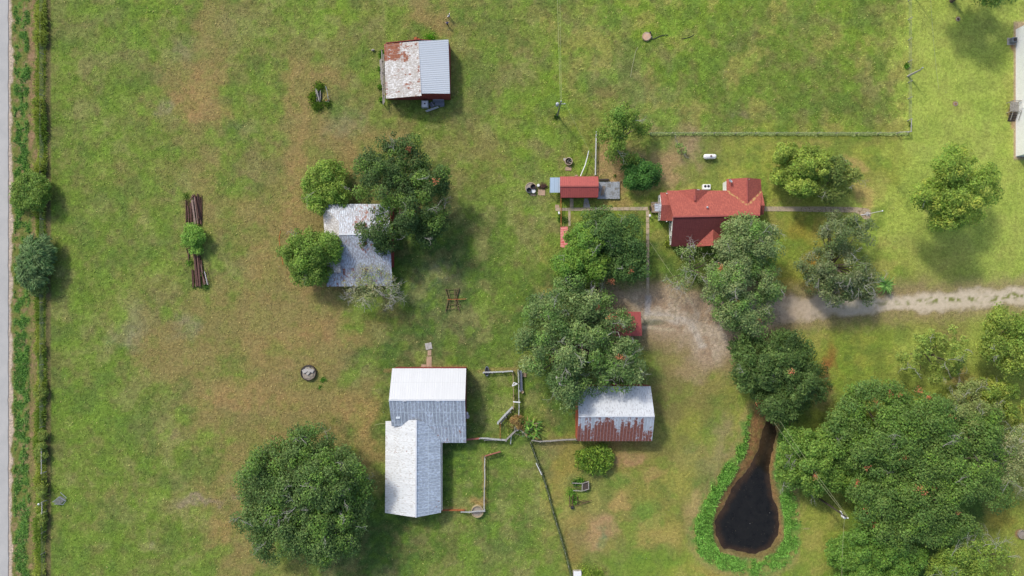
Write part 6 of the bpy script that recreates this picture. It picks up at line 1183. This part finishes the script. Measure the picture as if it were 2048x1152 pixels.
# upper yard
tree('ash_tree', 'green tree with a palm at its foot, left end of the straight field fence', 'tree', [(1248, 245, 46, 38), (1218, 262, 32, 26, .9), (1275, 268, 24, 36, .85), (1235, 295, 34, 18, .75), (1262, 320, 22, 16, .5)], 8.5, .95, .22, 110, [(94, 124, 44), (116, 142, 54), (76, 106, 40)], .2, 8, rag=.3)
tree('round_shrub', 'dark round shrub right of the grey deck', 'shrub', [(1284, 348, 36, 30), (1270, 358, 22, 22, .9)], 3.6, .7, .2, 130, DEEP, .02, limbs=6)
tree('sapling', 'little pale sapling left of the white gas tank', 'sapling', [(1363, 296, 12, 12), (1374, 306, 8, 8, .7)], 1.8, .4, .2, 40, [(130, 156, 90), (110, 140, 72)], .35, 3, under=False, limbs=4)
tree('tallow_tree', 'bright yellow green round tree right of the farmhouse', 'tree', [(1608, 330, 46, 44), (1575, 312, 26, 26, .85), (1640, 330, 26, 34, .9), (1610, 372, 36, 20, .85), (1565, 350, 22, 26, .7)], 8, .75, .24, 120, [(120, 146, 54), (140, 162, 64), (102, 130, 46)], .05, 2, rag=.2)
tree('olive_tree', 'darker olive tree tucked right behind the bright round tree', 'tree', [(1672, 345, 34, 40), (1655, 380, 28, 30, .9), (1700, 348, 26, 18, .8), (1680, 375, 26, 16, .8)], 6.5, .85, .23, 90, [(90, 108, 52), (112, 128, 62), (72, 92, 42)], .3, 14, rag=.35)
tree('yellow_tree', 'yellow green lone tree on the right lawn with a long shadow below', 'tree', [(1905, 330, 42, 46), (1880, 385, 50, 40, .9), (1930, 400, 48, 52), (1965, 370, 36, 46, .85), (1900, 440, 34, 24, .8)], 14.5, 1.0, .24, 120, [(112, 142, 52), (128, 156, 60), (98, 130, 46), (142, 156, 62)], .22, 6, rag=.3, floor=.62)
tree('lawn_tree', 'tree mostly beyond the top edge that shades the upper right lawn', 'tree', [(1985, -48, 62, 52), (1935, -40, 40, 34)], 11, 1.1, .26, 120, MIX, .2, 0, floor=.5)
# yard trees left of the farmhouse
tree('dark_yard_oak', 'dark green tree under the walk, left of the vertical concrete path', 'tree', [(1230, 470, 58, 52), (1200, 445, 36, 30, .9), (1250, 520, 44, 46, .85), (1190, 500, 40, 50, .8)], 8, 1.05, .24, 140, [(66, 96, 46), (82, 112, 54), (54, 82, 42)], .1, 10, dead=[(1263, 538), (1222, 562)], tr=.45, lum=.8)
tree('light_yard_tree', 'lighter green tree overlapping the left side of the dark yard tree', 'tree', [(1165, 500, 48, 44), (1140, 530, 36, 34, .85), (1190, 530, 28, 36, .9), (1150, 470, 28, 26, .8)], 9, .9, .24, 120, [(88, 124, 40), (110, 144, 50), (72, 106, 38)], .2, 16, rag=.35)
GO = tree('great_oak', 'huge spreading live oak with pale limbs between the carport and the rusty barn', 'tree', [(1110, 630, 66, 56, .9), (1160, 610, 70, 40, .85), (1218, 644, 44, 34, .8), (1238, 740, 50, 48, .9), (1170, 700, 90, 70), (1228, 712, 58, 52, .95), (1090, 700, 56, 60, .9), (1142, 775, 50, 54, .95), (1205, 752, 46, 34, .85), (1140, 570, 44, 26, .7)], 11, 1.2, .25, 120, OAK + [(88, 122, 54), (112, 132, 84)], .24, 70, dead=[(1196, 616), (1222, 635), (1240, 715)], holes=[(1163, 695, 15), (1225, 668, 8)], rag=.34, lum=.88, tr=.7, limbs=40, twl=1.15)
for pl in ([(1150, 664), (1156, 668), (1162, 678), (1165, 690), (1162, 703)], [(1162, 678), (1170, 671), (1168, 665)], [(1175, 681), (1190, 685), (1205, 679), (1214, 671), (1226, 664), (1236, 664), (1240, 675)], [(1163, 690), (1153, 691), (1148, 696)], [(1120, 770), (1130, 771), (1138, 777), (1146, 776)], [(1150, 728), (1164, 722), (1178, 725), (1190, 719)], [(1178, 680), (1186, 676), (1196, 662)], [(1112, 752), (1116, 762), (1121, 770)]):
    MB().tube([P(x, y, 9.6 + .5 * math.sin(k)) for k, (x, y) in enumerate(pl)], [.13 * (1 - .12 * k) for k in range(len(pl))], 6).build('bare_branch', M['twig'], GO)
tree('drive_oak', 'tall oak chain between the farmhouse and the gravel yard', 'tree', [(1500, 470, 52, 46, .95), (1460, 495, 34, 34, .85), (1530, 495, 38, 44, .9), (1480, 560, 62, 50), (1540, 570, 36, 40, .9), (1485, 620, 52, 44, .9), (1435, 590, 34, 26, .8), (1500, 650, 34, 28, .8)], 11, 1.1, .24, 120, OAKP + [(86, 118, 54)], .16, 40, dead=[(1441, 536), (1432, 573), (1475, 605), (1516, 640)], rag=.3, tr=.55, limbs=26)
tree('bare_oak', 'thin grey green tree with bare twigs below the dark farmhouse roof', 'tree', [(1385, 545, 56, 38), (1380, 515, 26, 24, .9), (1345, 550, 26, 22, .8), (1425, 560, 30, 26, .9)], 7.5, .85, .18, 46, [(112, 136, 82), (128, 146, 92), (94, 120, 64)], .35, 70, under=False, rag=.4)
tree('grey_green_oak', 'grey green oak with pale crooked limbs above the gravel drive, right of the farmhouse', 'tree', [(1680, 470, 46, 42), (1715, 460, 34, 34, .9), (1640, 540, 36, 34, .85), (1690, 540, 60, 52), (1660, 585, 46, 26, .8), (1725, 580, 34, 30, .8), (1625, 500, 34, 18, .8), (1615, 530, 22, 14, .7)], 9, .9, .22, 90, GRYG + [(62, 80, 44), (80, 94, 58)], .34, 60, rag=.4, tr=.45, limbs=26)
# pond side
tree('pond_tree', 'dense dark green tree over the upper end of the pond', 'tree', [(1560, 730, 66, 58), (1600, 760, 56, 56, .95), (1560, 800, 56, 46, .95), (1500, 705, 36, 30, .8), (1500, 755, 36, 36, .85), (1580, 690, 44, 26, .8)], 9, 1.1, .28, 130, [(66, 92, 42), (84, 112, 54), (52, 76, 38), (92, 118, 62)], .08, 4, asp=3, radial=.5, dead=[(1583, 743), (1517, 805)], tr=.45, lum=.72, rag=.3)
tree('sparse_oak', 'sparse light green tree with open gaps below the gravel drive on the right', 'tree', [(1885, 680, 40, 28), (1905, 700, 32, 32), (1835, 722, 34, 28), (1890, 725, 34, 26), (1872, 757, 18, 14, .8), (1838, 682, 12, 10, .8)], 7, .75, .24, 90, [(118, 140, 58), (136, 156, 70), (98, 122, 50)], .3, 26, rag=.45, under=False)
tree('edge_tree', 'light green tree at the right edge below the gravel drive', 'tree', [(2020, 650, 48, 34), (2005, 695, 44, 34), (2040, 720, 36, 44), (1985, 690, 30, 22, .8), (2055, 670, 40, 50)], 8.5, .95, .24, 100, [(110, 134, 52), (132, 152, 62), (90, 116, 44)], .3, 16, rag=.4)
tree('yellow_edge_tree', 'yellow and orange tinted tree at the right edge, lower of the two there', 'tree', [(1995, 795, 42, 34), (2025, 815, 34, 40), (1985, 775, 30, 24, .8)], 7, .85, .24, 95, [(106, 132, 48), (134, 142, 54), (92, 120, 44), (120, 136, 50)], .25, 4, asp=2.6, radial=.4, rag=.35)
tree('giant_tree', 'giant green tree with russet dead sprigs filling the lower right', 'tree', [(1800, 900, 110, 100), (1880, 920, 110, 100), (1780, 810, 100, 54, .85), (1850, 850, 90, 60, .95), (1740, 900, 70, 60, .9), (1760, 990, 66, 60, .9), (1850, 1010, 120, 80, .9), (1930, 960, 90, 90, .9), (1900, 1050, 70, 44, .75), (1700, 870, 60, 50, .8), (1800, 1060, 70, 40, .8), (1960, 880, 60, 60, .85)], 13, 1.25, .26, 120, [(84, 114, 52), (98, 128, 60), (70, 98, 46), (90, 122, 46)], .1, 34, dead=[(1752, 801), (1780, 788), (1800, 790), (1838, 780), (1858, 795), (1688, 834), (1630, 952), (1715, 966), (1732, 1015), (1752, 1052), (1840, 978), (1852, 988), (1868, 978), (1914, 1026), (1897, 832), (1812, 916), (1735, 934)], rag=.26, tr=.6, limbs=50, lum=.8)
tree('bright_pond_tree', 'brighter green tree on the right bank of the pond, in front of the giant tree', 'tree', [(1640, 910, 66, 50), (1600, 895, 44, 36, .85), (1680, 880, 46, 36, .9), (1640, 955, 60, 34, .85), (1590, 940, 38, 36, .8), (1700, 950, 50, 44, .85), (1710, 850, 44, 36, .85)], 9, 1.0, .26, 125, [(90, 122, 44), (106, 138, 54), (74, 104, 42)], .1, 12, dead=[(1630, 952)], rag=.3)
tree('grey_oak', 'pale grey green tree at the upper right of the giant tree', 'tree', [(1940, 845, 62, 50), (1950, 800, 44, 34, .9), (1985, 880, 40, 34, .9)], 9, .95, .2, 95, [(112, 126, 72), (128, 140, 86), (94, 112, 60)], .2, 30, rag=.3)
tree('bare_edge_tree', 'pale tree with white bare branches at the right edge beside the giant tree', 'tree', [(2010, 920, 52, 50), (2035, 890, 36, 40), (2000, 960, 44, 26, .9), (2050, 950, 36, 40)], 9, .9, .18, 65, PALE + [(110, 130, 76)], .25, 60, rag=.3, twl=1.2)
tree('glossy_tree', 'dense glossy green tree at the bottom edge below the giant tree', 'tree', [(1745, 1110, 90, 50), (1700, 1110, 50, 36, .9), (1800, 1120, 56, 40, .9), (1745, 1165, 90, 40)], 8.5, .85, .26, 140, [(80, 116, 40), (98, 134, 50), (64, 96, 36)], .08, 0, rag=.25)
tree('twiggy_tree', 'light green tree with long bare grey branches in the bottom right corner', 'tree', [(1930, 1125, 60, 32), (1980, 1110, 40, 28, .9), (1900, 1145, 44, 30), (1975, 1165, 60, 36), (1960, 1085, 36, 16, .8)], 8, .9, .23, 80, [(112, 140, 50), (132, 156, 62), (90, 118, 46)], .3, 44, rag=.4, twl=1.6)
tree('big_oak', 'very large round dark green tree at the bottom left', 'tree', [(600, 990, 112, 106), (650, 970, 92, 80), (590, 930, 80, 60, .9), (570, 1040, 90, 86, .9), (640, 1060, 86, 70, .9), (540, 960, 66, 60, .85), (690, 1000, 56, 66, .8), (620, 890, 50, 40, .75)], 13, 1.25, .26, 130, [(76, 102, 54), (90, 118, 62), (62, 86, 46), (84, 116, 46)], .14, 90, rag=.24, tr=.8, limbs=50, lum=.8)
tree('reddish_shrub', 'reddish and olive shrub over the lower end of the chute', 'shrub', [(1033, 845, 20, 16)], 2.0, .5, .17, 60, [(112, 118, 60), (124, 92, 62), (100, 108, 50)], .2, 6, limbs=4)
# leafy clumps
def blade_plant(name, label, cat, X, Y, h, n, ln, w, cols, tilt=(.3, 1.2), r0=.3, seed=1):
    rr = random.Random(seed); q = P(X, Y); t = thing(name, q, label, cat); cl = [lin(c) / KL * 1.4 for c in cols]; V, F, CC = [], [], []
    for k in range(n):
        az = rr.random() * 6.283; ti = rr.uniform(*tilt); L = ln * rr.uniform(.7, 1.15); b0 = Vector((q.x + rr.uniform(-1, 1) * r0, q.y + rr.uniform(-1, 1) * r0, h * rr.uniform(.2, 1)))
        d = Vector((math.cos(az), math.sin(az), 0)); s = Vector((-d.y, d.x, 0)); c = cl[k % len(cl)] * rr.uniform(.75, 1.25); i0 = len(V)
        for j in range(5):
            u = j / 4; el = math.pi / 2 - ti * (.5 + u * .9); p = b0 + d * (L * u * math.sin(ti * (.6 + .4 * u))) + Vector((0, 0, L * u * math.cos(ti * (.5 + .7 * u)))); ww = w * (math.sin(math.pi * min(.93, u * .85 + .12))) / 2
            p.z = max(p.z, .05)
            V += [tuple(p - s * ww + Vector((0, 0, ww * .4))), tuple(p), tuple(p + s * ww + Vector((0, 0, ww * .4)))]; CC += [c] * 3
        for j in range(4):
            a = i0 + j * 3; F += [(a, a + 1, a + 4, a + 3), (a + 1, a + 2, a + 5, a + 4)]
    mesh_obj('leaves', V, F, M['leaf'], t, cols=np.array(CC), smooth=True); MB().tube([q, (q.x, q.y, max(.3, h))], [.2, .14], 8).build('stem', M['bark'], t); return t
blade_plant('palm_plant', 'bright green rosette palm between the grey green oak and the drive', 'palm', 1763, 570, 1.6, 46, 2.3, .26, [(110, 152, 72), (134, 172, 92), (86, 124, 60)], (.8, 1.9), .1, 3)
blade_plant('palm_plant', 'dark fan palm under the lower edge of the upper yard tree', 'palm', 1254, 330, 2.0, 40, 2.2, .3, [(60, 92, 40), (76, 108, 46)], (.7, 1.9), .15, 4)
t = thing('bamboo_clump', P(1190, 912), 'round clump of upright yellow green leaves below the rusty barn', 'bush')
rr = random.Random(5); V, F, CC = [], [], []
for k in range(1700):
    a = rr.random() * 6.283; q_ = math.sqrt(rr.random()); q_ *= .8 + .3 * float(vnoise(np.array(math.cos(a) * 2.5 + 9), np.array(math.sin(a) * 2.5 + 4), 3)); x, y = 1190 + 37 * q_ * math.cos(a), 919 + 35 * q_ * math.sin(a); zt = 2.3 * math.sqrt(max(.05, 1 - min(1, q_ * q_) * .8)) * rr.uniform(.5, 1.15); p = P(x, y, zt)
    d = Vector((math.cos(a) * q_ + rr.gauss(0, .5), math.sin(a) * q_ + rr.gauss(0, .5), rr.uniform(.1, 1.3))).normalized(); s = d.cross(Vector((rr.gauss(0, .4), rr.gauss(0, .4), 1))).normalized(); L = rr.uniform(.5, 1.05); w = .1
    i0 = len(V); V += [tuple(p), tuple(p + d * L * .5 + s * w), tuple(p + d * L), tuple(p + d * L * .5 - s * w)]; F.append((i0, i0 + 1, i0 + 2, i0 + 3)); c = lin([(112, 140, 50), (134, 158, 62), (88, 120, 46)][k % 3]) / KL * 1.5 * rr.uniform(.45, 1.35); CC += [c] * 4
mesh_obj('leaves', V, F, M['leaf'], t, cols=np.array(CC)); MB().tube([P(1190, 913), P(1190, 913, 1.6)], .15, 8).build('stem', M['bark'], t)
t = blade_plant('banana_bush', 'tangled banana leaved bush at the right of the cattle pens', 'bush', 1062, 855, 1.4, 110, 1.3, .3, [(96, 138, 56), (124, 160, 66), (78, 112, 50), (132, 118, 66)], (.5, 1.8), 1.4, 9)
mb = MB()
for k in range(14): a = random.random() * 6.28; q = P(1062 + random.uniform(-12, 12), 855 + random.uniform(-14, 14), .8); mb.tube([q, q + Vector((math.cos(a) * .8, math.sin(a) * .8, .5))], .06, 5)
mb.build('dry_stalks', M['tanwood'], t); MB().box(P(1064, 832, .6), (.9, .6, .5), .4, bev=.1).build('clay_heap', M['rustorange'], t) if False else None
# leaf litter / small stones scattered in the pasture
mb = MB()
for k in range(260):
    x, y = random.uniform(110, 2040), random.uniform(0, 1150); q = P(x, y, .05); r = random.uniform(.03, .08); mb.box((q.x, q.y, .06), (r, r * 1.3, .04), random.random() * 3, bev=.01)
tag(mb.build('loose_stones', M['concrete_pale']), 'tiny pale stones and dry leaves scattered over the grass', 'stones', kind='stuff')
